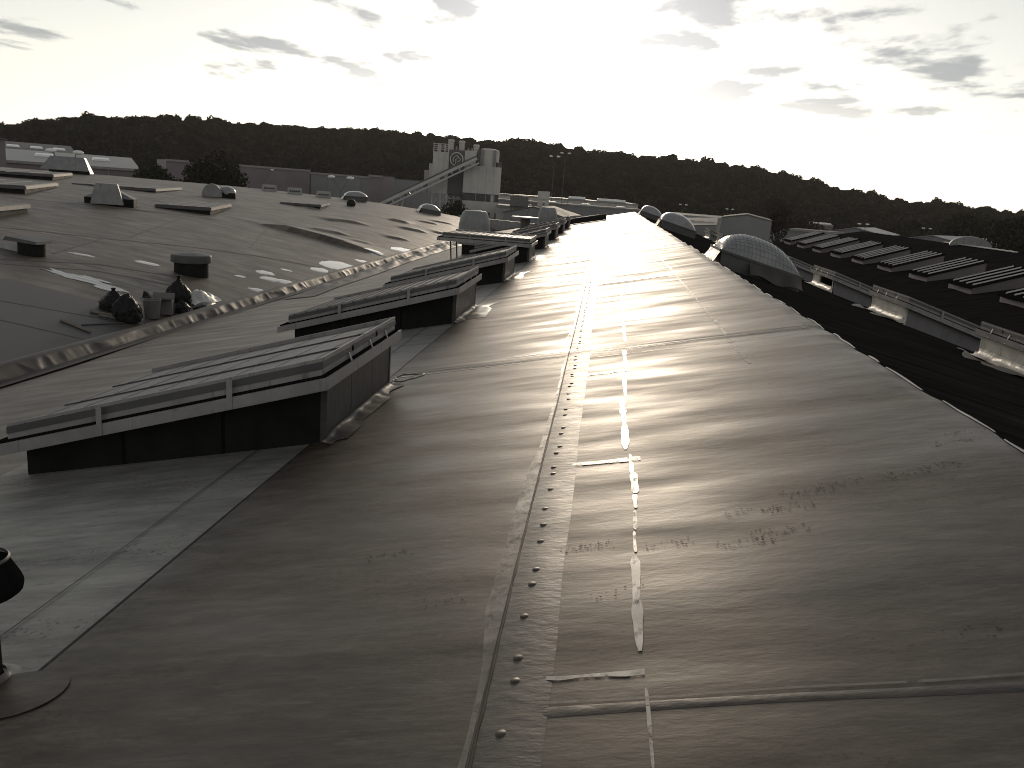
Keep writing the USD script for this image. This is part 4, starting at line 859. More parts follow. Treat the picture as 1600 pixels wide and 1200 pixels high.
plank('shortest batten beside the tall ragged bag', (-10.5, 16.5), (-10.15, 16.65), .024)
obj('dark_offcut', MB().hexa([(-10.95, 19.0, zb(-10.9, 19.0)), (-10.72, 18.96, zb(-10.7, 19)), (-10.70, 19.06, zb(-10.7, 19.1)), (-10.93, 19.1, zb(-10.9, 19.1)), (-10.92, 19.02, zb(-10.9, 19) + .16), (-10.86, 19.0, zb(-10.9, 19) + .14), (-10.85, 19.06, zb(-10.9, 19) + .14), (-10.91, 19.08, zb(-10.9, 19) + .16)]), 'bin_bag', label='small dark wedge of offcut lying behind the bags', cat='offcut')
obj('dark_lump', MB().mesh(trimesh.creation.icosphere(2, 1.0), np.array([[.35, 0, 0, -19.0], [0, .3, 0, 62.0], [0, 0, .32, zb(-19, 62) + .2], [0, 0, 0, 1]])), 'bin_bag', smooth=True, label='small dark bundle lying alone on the far curved roof', cat='bundle')

# ------------------------------------------------------------------ ground
n = 40; an = np.arange(n) * 2 * np.pi / n
obj('ground', MB().add(np.vstack([np.stack([2500 * np.cos(an), 2500 * np.sin(an), np.full(n, GROUND)], -1), [[0, 0, GROUND]]]), [[j, (j + 1) % n, n] for j in range(n)]), 'asphalt', kind='structure')
def pol(az, d): a = math.radians(az); return np.array([d * math.sin(a), d * math.cos(a)])

def shed(name, label, cat, p0, p1, depth, ze, roof='flat', rise=1.0, wall='grey_cladding', rmat='sheet_roof', group=None, lights=0, light_row=.5, trim='grey_board', bays=0, over=.25):
    """A shed whose front runs from p0 to p1; local x along the front, y to the back."""
    p0, p1 = np.array(p0, float), np.array(p1, float); L = float(np.linalg.norm(p1 - p0)); rz = math.atan2(p1[1] - p0[1], p1[0] - p0[0])
    t0 = thing(name, label, cat, (p0[0], p0[1], GROUND), rz, group); H = ze - GROUND
    if roof == 'gable_front':      # ridge runs back, gable seen
        obj('wall', MB().add([(0, 0, 0), (L, 0, 0), (L, 0, H), (L / 2, 0, H + rise), (0, 0, H), (0, depth, 0), (L, depth, 0), (L, depth, H), (L / 2, depth, H + rise), (0, depth, H)],
                             [[0, 1, 2], [0, 2, 4], [4, 2, 3], [1, 6, 7], [1, 7, 2], [6, 5, 9], [6, 9, 7], [7, 9, 8], [5, 0, 4], [5, 4, 9]]), wall, t0)
        for a, b in ((-over, L / 2), (L + over, L / 2)):
            za = H - rise * over / (L / 2)
            q = [(a, -over, za + .03), (b, -over, H + rise + .03), (b, depth + over, H + rise + .03), (a, depth + over, za + .03)]
            if a > b: q = [q[1], q[0], q[3], q[2]]
            obj('roof', MB().hexa(q + [(x, y, z + .12) for x, y, z in q]), rmat, t0)
    else:
        zb_, back = H + (rise if roof == 'mono' else 0), depth
        if roof == 'gable':
            obj('wall', MB().add([(0, 0, 0), (L, 0, 0), (L, 0, H), (0, 0, H), (0, depth, 0), (L, depth, 0), (L, depth, H), (0, depth, H), (0, depth / 2, H + rise), (L, depth / 2, H + rise)],
                                 [[0, 1, 2], [0, 2, 3], [5, 4, 7], [5, 7, 6], [1, 5, 6], [1, 6, 2], [2, 6, 9], [4, 0, 3], [4, 3, 7], [3, 8, 7]]), wall, t0)
            sl = rise / (depth / 2)
            for y0, y1, z0, z1 in ((-over, depth / 2, H - sl * over, H + rise), (depth / 2, depth + over, H + rise, H - sl * over)):
                q = [(-over, y0, z0 + .03), (L + over, y0, z0 + .03), (L + over, y1, z1 + .03), (-over, y1, z1 + .03)]
                obj('roof', MB().hexa(q + [(x, y, z + .12) for x, y, z in q]), rmat, t0)
        else:
            obj('wall', MB().hexa([(0, 0, 0), (L, 0, 0), (L, depth, 0), (0, depth, 0), (0, 0, H), (L, 0, H), (L, depth, zb_), (0, depth, zb_)]), wall, t0)
            q = [(.1, .1, H + .03), (L - .1, .1, H + .03), (L - .1, depth - .1, zb_ + .03), (.1, depth - .1, zb_ + .03)]
            obj('roof', MB().hexa(q + [(x, y, z + .08) for x, y, z in q]), rmat, t0)
            sl = (zb_ - H) / depth
        obj('eaves_trim', MB().box(-.05, L + .05, -over - .1, -over - .02, H - .22, H + .16), trim, t0)
        for k in range(lights):
            x = L * (k + .6) / (lights + .2); y = light_row * depth * (.5 if roof == 'gable' else 1); z = H + sl * y + .16
            obj('rooflight_panel', MB().hexa([(x - 1.3, y - 1, z - sl), (x + 1.3, y - 1, z - sl), (x + 1.3, y + 1, z + sl), (x - 1.3, y + 1, z + sl), (x - 1.1, y - .8, z + .3 - sl), (x + 1.1, y - .8, z + .3 - sl), (x + 1.1, y + .8, z + .3 + sl), (x - 1.1, y + .8, z + .3 + sl)]), 'lamp_head', t0)
    for k in range(bays):
        x = L * (k + .5) / bays
        obj('downpipe', MB().box(x - .08, x + .08, -.12, -.01, 0, H - .25), trim, t0)
    return t0

shed('brick_factory', 'purple-grey building cut by the left edge of the picture', 'building', pol(-44, 112), pol(-36.9, 112), 18, 1.05, 'gable_front', 1.4, 'purple_cladding', 'dark_roof')
shed('factory_hall', 'long hall with a broad pale roof behind the curved roof', 'building', pol(-40, 146), pol(-29.95, 146), 30, -1.55, 'gable', 1.65, 'purple_cladding', 'sheet_roof', lights=3, light_row=.55, bays=3)
shed('factory_hall', 'darker hall with a row of roof lamps behind the pale-roofed hall', 'building', pol(-42, 225), pol(-33.4, 225), 26, 0.3, 'gable', 1.6, 'grey_cladding', 'dark_roof', lights=7, light_row=.3)
shed('warehouse', 'long purple-brown warehouse wall with a pale coping behind the trees', 'building', pol(-28.4, 186), pol(-19.72, 190), 30, .45, 'flat', wall='purple_cladding', rmat='dark_roof', bays=0)
shed('warehouse', 'blue-grey warehouse wall joined to the purple-brown one', 'building', pol(-19.66, 190), pol(-15.3, 178), 30, .0, 'flat', wall='grey_cladding', rmat='dark_roof', bays=2)
shed('stair_block', 'narrow dark block at the right end of the blue-grey warehouse', 'building', pol(-15.9, 176.4), pol(-15.0, 175.2), 6, .35, 'flat', wall='purple_cladding', rmat='dark_roof')
shed('low_building', 'low dark building with a thin pale edge behind the conveyor', 'building', pol(-15.0, 215), pol(-11.5, 215), 25, -1.6, 'flat', wall='grey_cladding', rmat='dark_roof')
shed('low_building', 'dark shed in front of the low building behind the conveyor', 'building', pol(-15.2, 196), pol(-11.3, 196), 10, -3.0, 'flat', wall='purple_cladding', rmat='dark_roof')
shed('long_hall', 'long pale hall with a white band right of the concrete tower', 'building', pol(-7.6, 245), pol(2.05, 245), 30, -1.95, 'flat', wall='white_cladding', rmat='sheet_roof', lights=0)
shed('long_hall', 'lower grey front of the long pale hall', 'building', pol(-7.5, 226), pol(2.4, 226), 12, -3.15, 'flat', wall='grey_cladding', rmat='dark_roof', lights=4)
for k, (a0, a1) in enumerate(((-2.6, -1.5), (-.7, 1.2))):
    p = pol(a0, 247); t0 = thing('glazed_ridge', ['shorter glazed strip shining on the long pale hall', 'longer glazed strip shining on the long pale hall'][k], 'roof glazing', (p[0], p[1], -1.9)); L = 247 * math.radians(a1 - a0)
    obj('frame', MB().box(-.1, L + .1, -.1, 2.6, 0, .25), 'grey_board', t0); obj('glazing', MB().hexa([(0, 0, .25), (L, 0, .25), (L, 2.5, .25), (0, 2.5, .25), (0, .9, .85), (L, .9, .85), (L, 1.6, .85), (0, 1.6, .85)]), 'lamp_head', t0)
gs = shed('gabled_shed', 'small gabled shed right of the concrete tower with a pale door', 'building', pol(-6.9, 131), pol(-2.9, 129), 16, -3.75, 'gable_front', 1.15, 'grey_cladding', 'dark_roof')
obj('door', MB().box(3.4, 6.2, -.06, -.005, 0, 4.4), 'white_cladding', gs)
shed('annex', 'flat annex between the concrete tower and the gabled shed', 'building', pol(-7.4, 160), pol(-4.6, 160), 14, -3.4, 'flat', wall='concrete', rmat='dark_roof')
ob = thing('dark_canopy', 'dark canopy box beside the concrete tower', 'canopy', (*pol(-6.4, 158), GROUND), R(6)); 
for x in (0, 2.8): obj('post', MB().box(x - .1, x + .1, -.1, .1, 0, 6.4), 'dark_steel', ob)
obj('canopy', MB().box(-.3, 3.1, -.4, 2, 6.4, 8.3), 'dark_roof', ob)
lowd = shed('low_roof_building', 'low dark roof with faint streaks beyond the end of the ridge', 'building', pol(-3.6, 112), pol(1.5, 104), 40, -3.6, 'mono', 1.2, 'grey_cladding', 'dark_roof', lights=0)
for k in range(5): obj('roof_rib', MB().hexa([(1.2 + 1.7 * k, 6, 6.24), (1.35 + 1.7 * k, 6, 6.24), (3.3 + 1.7 * k, 26, 6.86), (3.15 + 1.7 * k, 26, 6.86), (1.2 + 1.7 * k, 6, 6.34), (1.35 + 1.7 * k, 6, 6.34), (3.3 + 1.7 * k, 26, 6.96), (3.15 + 1.7 * k, 26, 6.96)]), 'grey_board', lowd)
st = thing('twin_chute', 'pale twin steel chute rising in front of the long hall', 'chute', (*pol(-4.28, 142), GROUND))
obj('hopper', MB().box(-.95, .95, -.5, .5, 8.2, 9.45), 'white_cladding', st)
obj('leg', MB().hexa([(-.95, -.3, 0), (-.35, -.3, 0), (-.35, .3, 0), (-.95, .3, 0), (-.88, -.35, 8.2), (-.05, -.35, 8.2), (-.05, .35, 8.2), (-.88, .35, 8.2)]), 'white_cladding', st)
obj('leg', MB().hexa([(.35, -.3, 0), (.75, -.3, 0), (.75, .3, 0), (.35, .3, 0), (.3, -.35, 8.2), (.9, -.35, 8.2), (.9, .35, 8.2), (.3, .35, 8.2)]), 'white_cladding', st)
shed('low_hall', 'long low grey hall behind the middle dome', 'building', pol(3.9, 172), pol(8.2, 172), 30, -2.85, 'flat', wall='grey_cladding', rmat='dark_roof')
wh = shed('white_hall', 'white gable-ended hall standing behind the netted dome', 'building', pol(7.55, 96), pol(10.72, 96), 14, -1.52, 'gable_front', .48, 'grey_cladding', 'dark_roof', over=.05)
obj('corner_panel', MB().hexa([(-.65, .3, 0), (-.02, -.02, 0), (-.02, .1, 0), (-.65, .45, 0), (-.4, .3, 8.0), (-.02, -.02, 8.1), (-.02, .1, 8.1), (-.4, .45, 8.0)]), 'sheet_roof', wh)
shed('yard_wall_building', 'pale low building with a dark doorway at the far end of the slatted rooflights', 'building', pol(11.6, 152), pol(14.6, 150), 8, -3.35, 'flat', wall='grey_cladding', rmat='dark_roof')
yb = thing('dark_doorway_screen', 'dark upright screen in front of the pale low building', 'screen', (*pol(13.45, 148), GROUND)); obj('panel', MB().box(-.3, .3, -.05, .05, 0, 6.1), 'dark_roof', yb); obj('foot', MB().box(-.5, .5, -.3, .3, 0, .1), 'dark_roof', yb)
shed('block_building', 'square grey building rising behind the pale low building', 'building', pol(12.0, 200), pol(14.45, 200), 14, -2.95, 'flat', wall='purple_cladding', rmat='sheet_roof', lights=3, light_row=.3)
shed('grey_gable', 'wide grey gable right of the square building, with roof lamps', 'building', pol(14.3, 190), pol(17.4, 188), 20, -3.95, 'gable_front', 1.1, 'grey_cladding', 'sheet_roof')
shed('grey_gable', 'flat grey gable peeping over the far dark slope', 'building', pol(18.2, 168), pol(22.3, 164), 24, -3.95, 'gable_front', 1.15, 'grey_cladding', 'sheet_roof')
bb = thing('barrel_roof', 'small pale barrel-roofed lantern on the far dark ridge', 'roof lantern', (DRX + .6, 58.0, zD(DRX) - .3), R(-20)); an = np.linspace(0, np.pi, 13)
obj('vault', MB().mesh(hull([(1.25 * math.cos(t), y, .25 + .62 * math.sin(t)) for t in an for y in (0, 1.6)])), 'vent_metal', bb); obj('kerb', MB().box(-1.2, 1.2, .05, 1.55, -.3, .26), 'purple_panel', bb)
rt = thing('ridge_capping', 'thin bright metal capping along part of the far dark ridge', 'ridge capping', (DRX, 50.5, zD(DRX)))
for k in range(3): obj('capping_length', MB().box(-.12, .12, 3.4 * k, 3.4 * k + 3.36, .01, .07), 'cover_bar', rt)

# ------------------------------------------------------------------ concrete plant
o = pol(-9.5, 170); cp = thing('concrete_plant', 'pale concrete mixing tower with a round emblem and silo on top', 'concrete plant', (o[0], o[1], 0), R(9.5))
K = 170 * math.tan(R(1.0)); X_ = lambda az: (az + 9.5) * K; Z_ = lambda el: 170 * math.tan(R(el))
tw = MB().box(X_(-11.8), X_(-10.75), -.3, 6, Z_(-.7), Z_(1.98)); obj('tower_panel', tw, 'white_cladding', cp)
obj('tower_panel', MB().box(X_(-10.74), X_(-9.72), .0, 6, Z_(-.7), Z_(2.18)), 'sign_dark', cp, label='dark panel carrying the emblem')
obj('tower_panel', MB().box(X_(-9.71), X_(-8.95), -.1, 6, Z_(-.7), Z_(2.2)), 'white_cladding', cp)
obj('tower_panel', MB().box(X_(-12.05), X_(-11.82), 1, 6, Z_(-.7), Z_(1.2)), 'white_cladding', cp)
obj('tower_panel', MB().box(X_(-12.35), X_(-12.06), 1.5, 6, Z_(-.7), Z_(.75)), 'concrete', cp)
obj('tower_body', MB().box(X_(-10.7), X_(-9.58), 1.2, 5.8, GROUND, Z_(-.71)), 'concrete', cp)
em_c = np.array([(X_(-10.24)), -.06, Z_(1.58)]); em_r = Z_(.42)
ringp = [em_c + [em_r * math.cos(t), 0, em_r * math.sin(t)] for t in np.linspace(0, 2 * np.pi, 40)]
em = obj('emblem', MB().tube(ringp, .11, 6, caps=False), 'sign_pale', cp, smooth=True)
def bar(pts): 
    return MB().tube([em_c + [em_r * a, -.02, em_r * b] for a, b in pts], .085, 4)
obj('emblem_stroke', bar([(-.52, -.45), (-.52, .18), (-.05, .55), (.32, .42)]), 'sign_pale', em)
obj('emblem_stroke', bar([(-.12, -.68), (-.12, .02), (.25, .30), (.55, .12), (.55, -.22), (.12, -.36)]), 'sign_pale', em)
for k in range(4): obj('sign_letter', MB().box(em_c[0] - 1.0 + .55 * k, em_c[0] - .65 + .55 * k, -.12, -.05, Z_(.98), Z_(1.08)), 'sign_pale', cp)
for az, el, r in ((-10.67, 2.87, .62), (-9.95, 2.83, .60), (-8.97, 2.66, .58)):
    obj('filter_stack', MB().lathe([(r * .92, Z_(2.0)), (r * .92, Z_(el - .15)), (r * 1.05, Z_(el - .15)), (r * 1.05, Z_(el - .06)), (r * .7, Z_(el)), (.001, Z_(el))], 18, (X_(az), 2.5, 0)), 'white_cladding', cp, smooth=40)
for az, el in ((-10.3, 2.42), (-9.5, 2.35), (-9.25, 2.38), (-11.05, 2.5)): obj('vent_pipe', MB().tube([(X_(az), 2, Z_(1.9)), (X_(az), 2, Z_(el))], .16, 8), 'concrete', cp)
# railing cage on the top left
for az in (-11.78, -11.5, -11.32, -11.04, -10.8): obj('rail_post', MB().box(X_(az) - .07, X_(az) + .07, -.25, -.1, Z_(1.98), Z_(2.5)), 'white_cladding', cp)
for el in (2.1, 2.22, 2.34, 2.47): obj('rail', MB().box(X_(-11.8), X_(-10.76), -.24, -.14, Z_(el), Z_(el) + .12), 'white_cladding', cp)
obj('rail_panel', MB().box(X_(-11.5), X_(-11.3), -.1, -.02, Z_(1.98), Z_(2.45)), 'white_cladding', cp)
# drum silo
obj('silo', MB().lathe([(2.05, Z_(1.22)), (2.05, Z_(2.30)), (1.9, Z_(2.36)), (1.0, Z_(2.43)), (.001, Z_(2.45))], 36, (X_(-8.10), 1.5, 0)), 'white_cladding', cp, smooth=40)
for s in (-.66, .52): obj('silo_rib', MB().box(X_(-8.10) + s * 2.2 - .22, X_(-8.10) + s * 2.2 + .22, -.62, -.3, Z_(1.22), Z_(2.33)), 'grey_cladding', cp)
obj('silo_rib', MB().box(X_(-8.86), X_(-8.55), -.2, .3, Z_(1.25), Z_(2.35)), 'dark_opening', cp)
# right block with its window band
bx0, bx1 = X_(-9.72), X_(-7.25)
obj('block_upper', MB().box(bx0, bx1, -2, 8, Z_(-.52), Z_(1.25)), 'white_cladding', cp)
obj('block_lower', MB().box(bx0 + .05, bx1 - .15, -1.9, 8, GROUND, Z_(-1.02)), 'white_cladding', cp)
obj('window_band', MB().box(bx0 + .1, bx1 - .2, -1.6, 7.5, Z_(-1.02), Z_(-.52)), 'window_glass', cp)
for f in (.36, .62, .86): obj('mullion', MB().box(bx0 + (bx1 - bx0) * f - .1, bx0 + (bx1 - bx0) * f + .1, -1.72, -1.58, Z_(-1.02), Z_(-.52)), 'grey_cladding', cp)
obj('lit_blind', MB().box(bx0 + (bx1 - bx0) * .76, bx0 + (bx1 - bx0) * .84, -1.68, -1.61, Z_(-1.0), Z_(-.54)), 'white_cladding', cp)
for f, w_, e0, e1 in ((.13, .36, -3.2, -1.62), (.70, .5, -3.2, -1.70), (.93, .28, -3.2, -1.72)):
    xx = bx0 + (bx1 - bx0) * f; obj('doorway', MB().box(xx - w_, xx + w_, -1.96, -1.88, Z_(e0), Z_(e1)), 'dark_opening', cp)
xx = bx0 + (bx1 - bx0) * .40; obj('hatch', MB().box(xx - .65, xx + .65, -1.97, -1.88, Z_(-2.5), Z_(-1.98)), 'grey_cladding', cp); obj('hatch', MB().box(xx - .8, xx + .5, -1.96, -1.88, Z_(-1.88), Z_(-1.78)), 'grey_cladding', cp)
obj('tank', MB().lathe([(.55, Z_(1.25)), (.55, Z_(1.55)), (.6, Z_(1.56)), (.001, Z_(1.58))], 16, (bx1 - .75, .5, 0)), 'dark_vent', cp, smooth=40)
for f in (.2, .4, .6, .8): obj('panel_joint', MB().box(bx0 + (bx1 - bx0) * f - .035, bx0 + (bx1 - bx0) * f + .035, -2.02, -1.99, Z_(-.50), Z_(1.22)), 'concrete', cp)
for az in (-9.7, -9.35, -9.0, -8.8, -7.45, -7.28): obj('rail_post', MB().box(X_(az) - .05, X_(az) + .05, -1.95, -1.85, Z_(1.25), Z_(1.58)), 'dark_steel', cp)
for a0, a1 in ((-9.72, -8.78), (-7.46, -7.26)):
    for el in (1.40, 1.56): obj('rail', MB().box(X_(a0), X_(a1), -1.93, -1.87, Z_(el), Z_(el) + .07), 'dark_steel', cp)
for k, (a0, a1, e0, e1) in enumerate(((-10.68, -9.8, -1.02, -.95), (-10.68, -9.7, -1.55, -1.48), (-10.6, -9.7, -2.1, -2.02))): obj('platform', MB().box(X_(a0), X_(a1), -.4, 1.15, Z_(e0), Z_(e1)), 'concrete', cp)
for az in (-10.62, -10.3, -9.98): obj('service_pipe', MB().tube([(X_(az), .6, GROUND), (X_(az), .6, Z_(-.8))], .13, 7), 'white_cladding', cp)
for f in (.35, .7): obj('panel_joint', MB().box(X_(-11.8) + f * 3.1 - .03, X_(-11.8) + f * 3.1 + .03, -.32, -.29, Z_(-.68), Z_(1.96)), 'concrete', cp)
# braced legs under the tower
lx = [X_(-11.75), X_(-11.2), X_(-10.75)]
for x in lx: obj('leg', MB().box(x - .14, x + .14, -.2, .1, GROUND, Z_(-.7)), 'white_cladding', cp)
for i in range(2):
    for z0, z1 in ((-.75, -1.5), (-1.5, -2.3), (-2.3, -3.1)):
        obj('brace', MB().tube([(lx[i], -.05, Z_(z0)), (lx[i + 1], -.05, Z_(z1))], .09, 5), 'white_cladding', cp); obj('brace', MB().tube([(lx[i], -.08, Z_(z1)), (lx[i + 1], -.08, Z_(z0))], .09, 5), 'white_cladding', cp)
obj('wheel', MB().tube([(X_(-10.0) + .5 * math.cos(t), .95, Z_(-1.1) + .62 * math.sin(t)) for t in np.linspace(0, 2 * np.pi, 20)], .09, 5, caps=False), 'white_cladding', cp)
obj('wheel_bar', MB().box(X_(-10.0) - .6, X_(-10.0) + .6, .9, 1.0, Z_(-1.36), Z_(-1.31)), 'white_cladding', cp); obj('wheel_bar', MB().box(X_(-10.0) - .06, X_(-10.0) + .06, .9, 1.0, Z_(-1.5), Z_(-.9)), 'white_cladding', cp)
# conveyor
cv = thing('conveyor', 'long inclined conveyor bridge climbing to the concrete tower', 'conveyor', (o[0], o[1], 0), R(9.5))
ca, cb_ = np.array([X_(-15.5), -3.5, Z_(-1.78)]), np.array([X_(-8.95), -3.5, Z_(1.78)])
dv = (cb_ - ca); ln = np.linalg.norm(dv); dv /= ln; nv = np.array([-dv[2], 0, dv[0]])
def beam(name, off0, off1, y0, y1, mat, t0=0.0, t1=1.0):
    a, b = ca + dv * ln * t0, ca + dv * ln * t1
    P = [a + nv * off0 + [0, y0, 0], b + nv * off0 + [0, y0, 0], b + nv * off0 + [0, y1, 0], a + nv * off0 + [0, y1, 0], a + nv * off1 + [0, y0, 0], b + nv * off1 + [0, y0, 0], b + nv * off1 + [0, y1, 0], a + nv * off1 + [0, y1, 0]]
    obj(name, MB().hexa(P), mat, cv)
beam('belt_cover', .02, .30, -.7, .7, 'dark_roof')
beam('side_girder', -.55, -.0, -.8, -.72, 'white_cladding')
beam('side_girder', -.55, -.0, .72, .8, 'white_cladding')
beam('lower_chord', -1.35, -1.08, -.8, -.66, 'white_cladding')
beam('lower_chord', -1.35, -1.08, .66, .8, 'white_cladding')
beam('walkway', -1.1, -1.06, -.65, .65, 'dark_steel')
for k in range(14):
    t = (k + .5) / 14; beam('strut', -1.08, -.56, -.78, -.7, 'concrete', t - .005, t + .005)
for k in range(5):
    t = .12 + .17 * k; beam('opening', -.95, -.62, -.66, .6, 'dark_opening', t, t + .05)
for t in (.22, .27):
    p = ca + dv * ln * t; obj('support_leg', MB().tube([p + nv * -1.2, (p[0] - .6, p[1], GROUND)], .14, 6), 'white_cladding', cv)

# ------------------------------------------------------------------ lamps
def lamp(label, az, d, z_top, arms=2, spread=1.2, head=.55, rot=0.0):
    p = pol(az, d); t0 = thing('street_lamp', label, 'street lamp', (p[0], p[1], GROUND), R(-az) + rot); H = z_top - GROUND
    obj('pole', MB().tube([(0, 0, 0), (0, 0, H * .6), (0, 0, H - 1.9)], [.08, .06, .045], 8), 'dark_steel', t0)
    for s in ((-1, 1) if arms == 2 else (1,)):
        obj('arm', MB().tube([(0, 0, H - 1.95), (s * spread * .35, 0, H - 1.4), (s * spread * .62, 0, H - .7), (s * spread * .8, 0, H - .12)], .045, 6), 'dark_steel', t0)
        m = trimesh.creation.icosphere(2, 1.0)
        obj('lamp_head', MB().mesh(m, np.array([[head * .75, 0, 0, s * spread * .95], [0, head * .5, 0, 0], [0, 0, head * .33, H], [0, 0, 0, 1]])), 'lamp_head', t0, smooth=True)
lamp('double-headed lamp rising behind the long trapezoid ventilator', -33.9, 88, .25, 2, 1.15, .6)
lamp('double-headed lamp before the blue-grey warehouse wall', -17.75, 135, -.35, 2, 1.5, .75)
lamp('single-armed lamp before the purple-brown warehouse', -22.6, 150, .0, 1, 1.4, .4)
lamp('tall double-headed mast high against the dark hill, nearer the tower', -3.75, 215, 8.4, 2, 1.0, .6)
lamp('tall double-headed mast high against the dark hill, right of its twin', -3.05, 220, 9.6, 2, 1.0, .6)
lamp('lamp behind the dark annex right of the concrete tower', -5.35, 128, -2.3, 1, .5, .3)
lamp('lamp post crossing the long pale hall', -2.7, 190, -1.2, 1, .4, .3)
for az, d, z, lab in ((5.0, 230, -1.0, 'small lamp on the hillside above the middle dome'), (8.0, 240, -1.3, 'small lamp just left of the white hall ridge'), (11.9, 210, -2.1, 'lamp at the left corner of the square building'), (16.2, 185, -1.9, 'lamp before the wide grey gable'), (19.8, 230, -2.2, 'small lamp at the foot of the wooded hill on the right'), (23.2, 190, -2.9, 'lamp near the right end of the hill foot')):
    lamp(lab, az, d, z, 2, .8, .5)

# ------------------------------------------------------------------ hill, wood and trees
SIL = [(-62, .6), (-52, .3), (-45.6, -.1), (-41.6, .58), (-37.1, 1.32), (-36.4, 1.6), (-35.2, 1.97), (-33.8, 2.29), (-32.2, 2.49), (-30.4, 2.63), (-28.3, 2.84), (-25.7, 2.91), (-23.1, 2.88), (-21.1, 2.98), (-18.3, 2.99), (-15.1, 3.22), (-12.6, 3.19), (-10.1, 3.14),
       (-7.5, 3.17), (-5.8, 3.29), (-4.1, 3.13), (-2.4, 2.97), (.1, 2.9), (1.8, 2.85), (3.5, 2.83), (5.1, 2.78), (6.8, 2.73), (8.4, 2.51), (10.8, 2.35), (12.4, 2.05), (14, 1.61), (15.5, 1.56), (16.7, 1.4), (17.8, 1.25), (19.2, 1.05), (20.3, 1.2), (21.7, 1.07), (23, 1.02), (24.7, .86), (29.3, .52), (33.4, .37), (45, .2), (60, .2)]
SA_, SE_ = np.array(SIL).T
R0, R1 = 262.0, 470.0
TREE = 9.5
def hill_z(az, r):
    top = R1 * np.tan(np.radians(np.interp(az, SA_, SE_))) - TREE * .86
    k = smooth01((np.asarray(r) - R0 + 20) / (R1 - R0 + 20))
    return GROUND - .3 + (top - GROUND + .3) * (k * .75 + .25 * np.clip((np.asarray(r) - R0 + 20) / (R1 - R0 + 20), 0, 1)) - np.maximum(0, np.asarray(r) - R1) * .06
azs = np.linspace(-64, 62, 190); rs = np.concatenate([np.linspace(R0 - 22, R1, 30), np.linspace(R1 + 20, R1 + 500, 12)])
AZ, RR = np.meshgrid(azs, rs); zz = hill_z(AZ, RR) + 2 * (noise(np.stack([AZ * .4, RR * .03, 0 * RR], -1), 5) - .5)
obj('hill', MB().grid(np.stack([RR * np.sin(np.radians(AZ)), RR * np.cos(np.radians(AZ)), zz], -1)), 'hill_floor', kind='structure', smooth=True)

def crown_mesh(seed, w=1.0, h=1.0, n=900, leaf=.11, lumps=9, holes=.25):
    """Leaf-sized faces spread through several clumps; about 2w wide and 2h high around the origin."""
    r = np.random.default_rng(seed); V, F = [], []
    cs = [np.array([0, 0, 0, .62])]
    for k in range(lumps):
        d = r.normal(size=3); d /= np.linalg.norm(d); d[2] = abs(d[2]) * 1.1 - .35
        cs.append(np.array([*(d * r.uniform(.35, .66)), r.uniform(.26, .46)]))
    wts = np.array([c[3] ** 2 for c in cs]); wts /= wts.sum()
    for k in range(n):
        c = cs[r.choice(len(cs), p=wts)]; d = r.normal(size=3); d /= np.linalg.norm(d); rad = c[3] * (r.uniform(.55, 1.0) ** .5)
        if r.random() < holes: rad *= r.uniform(.3, 1.05)
        p = (c[:3] + d * rad) * [w, w, h]
        a = r.normal(size=3); a /= np.linalg.norm(a); b = np.cross(a, d + r.normal(size=3) * .6); b /= np.linalg.norm(b) + 1e-9
        s = leaf * r.uniform(.55, 1.3); i = len(V)
        V += [p - a * s - b * s * .6, p + a * s - b * s * .5, p + a * s * .4 + b * s, p - a * s * .7 + b * s * .8]; F.append([i, i + 1, i + 2, i + 3])
    return MB().add(V, F)
# the wood: one mass of trees
proto_root = '/World/woodland'
pi = UsdGeom.PointInstancer.Define(stage, proto_root)
tag(pi, 'dense dark wood covering the whole hillside', 'woodland', kind='stuff')
UsdGeom.Scope.Define(stage, proto_root + '/prototypes')
protos = []
for k in range(7):
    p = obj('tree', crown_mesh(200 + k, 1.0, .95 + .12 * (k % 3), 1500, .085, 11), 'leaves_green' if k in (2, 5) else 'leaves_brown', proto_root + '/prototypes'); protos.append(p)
pi.CreatePrototypesRel().SetTargets([Sdf.Path(p) for p in protos])
pos, idx, sc, ori = [], [], [], []
r = np.random.default_rng(99)
def try_tree(az, rad, size, lift=.55):
    z = float(hill_z(az, rad)) + size * lift
    pos.append((rad * math.sin(R(az)), rad * math.cos(R(az)), z)); idx.append(int(r.integers(0, 7))); sc.append((size, size, size * r.uniform(.8, 1.05))); a = r.uniform(0, math.pi); ori.append(Gf.Quath(math.cos(a), 0, 0, math.sin(a)))
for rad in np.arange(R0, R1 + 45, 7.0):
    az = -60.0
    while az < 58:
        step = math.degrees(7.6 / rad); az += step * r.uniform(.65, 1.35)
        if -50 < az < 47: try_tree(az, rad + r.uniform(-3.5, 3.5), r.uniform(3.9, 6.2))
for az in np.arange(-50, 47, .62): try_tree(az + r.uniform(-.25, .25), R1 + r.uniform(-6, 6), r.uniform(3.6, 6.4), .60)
pi.CreateProtoIndicesAttr(Vt.IntArray(idx)); pi.CreatePositionsAttr(Vt.Vec3fArray.FromNumpy(np.array(pos, np.float32))); pi.CreateScalesAttr(Vt.Vec3fArray.FromNumpy(np.array(sc, np.float32))); pi.CreateOrientationsAttr(Vt.QuathArray(ori))

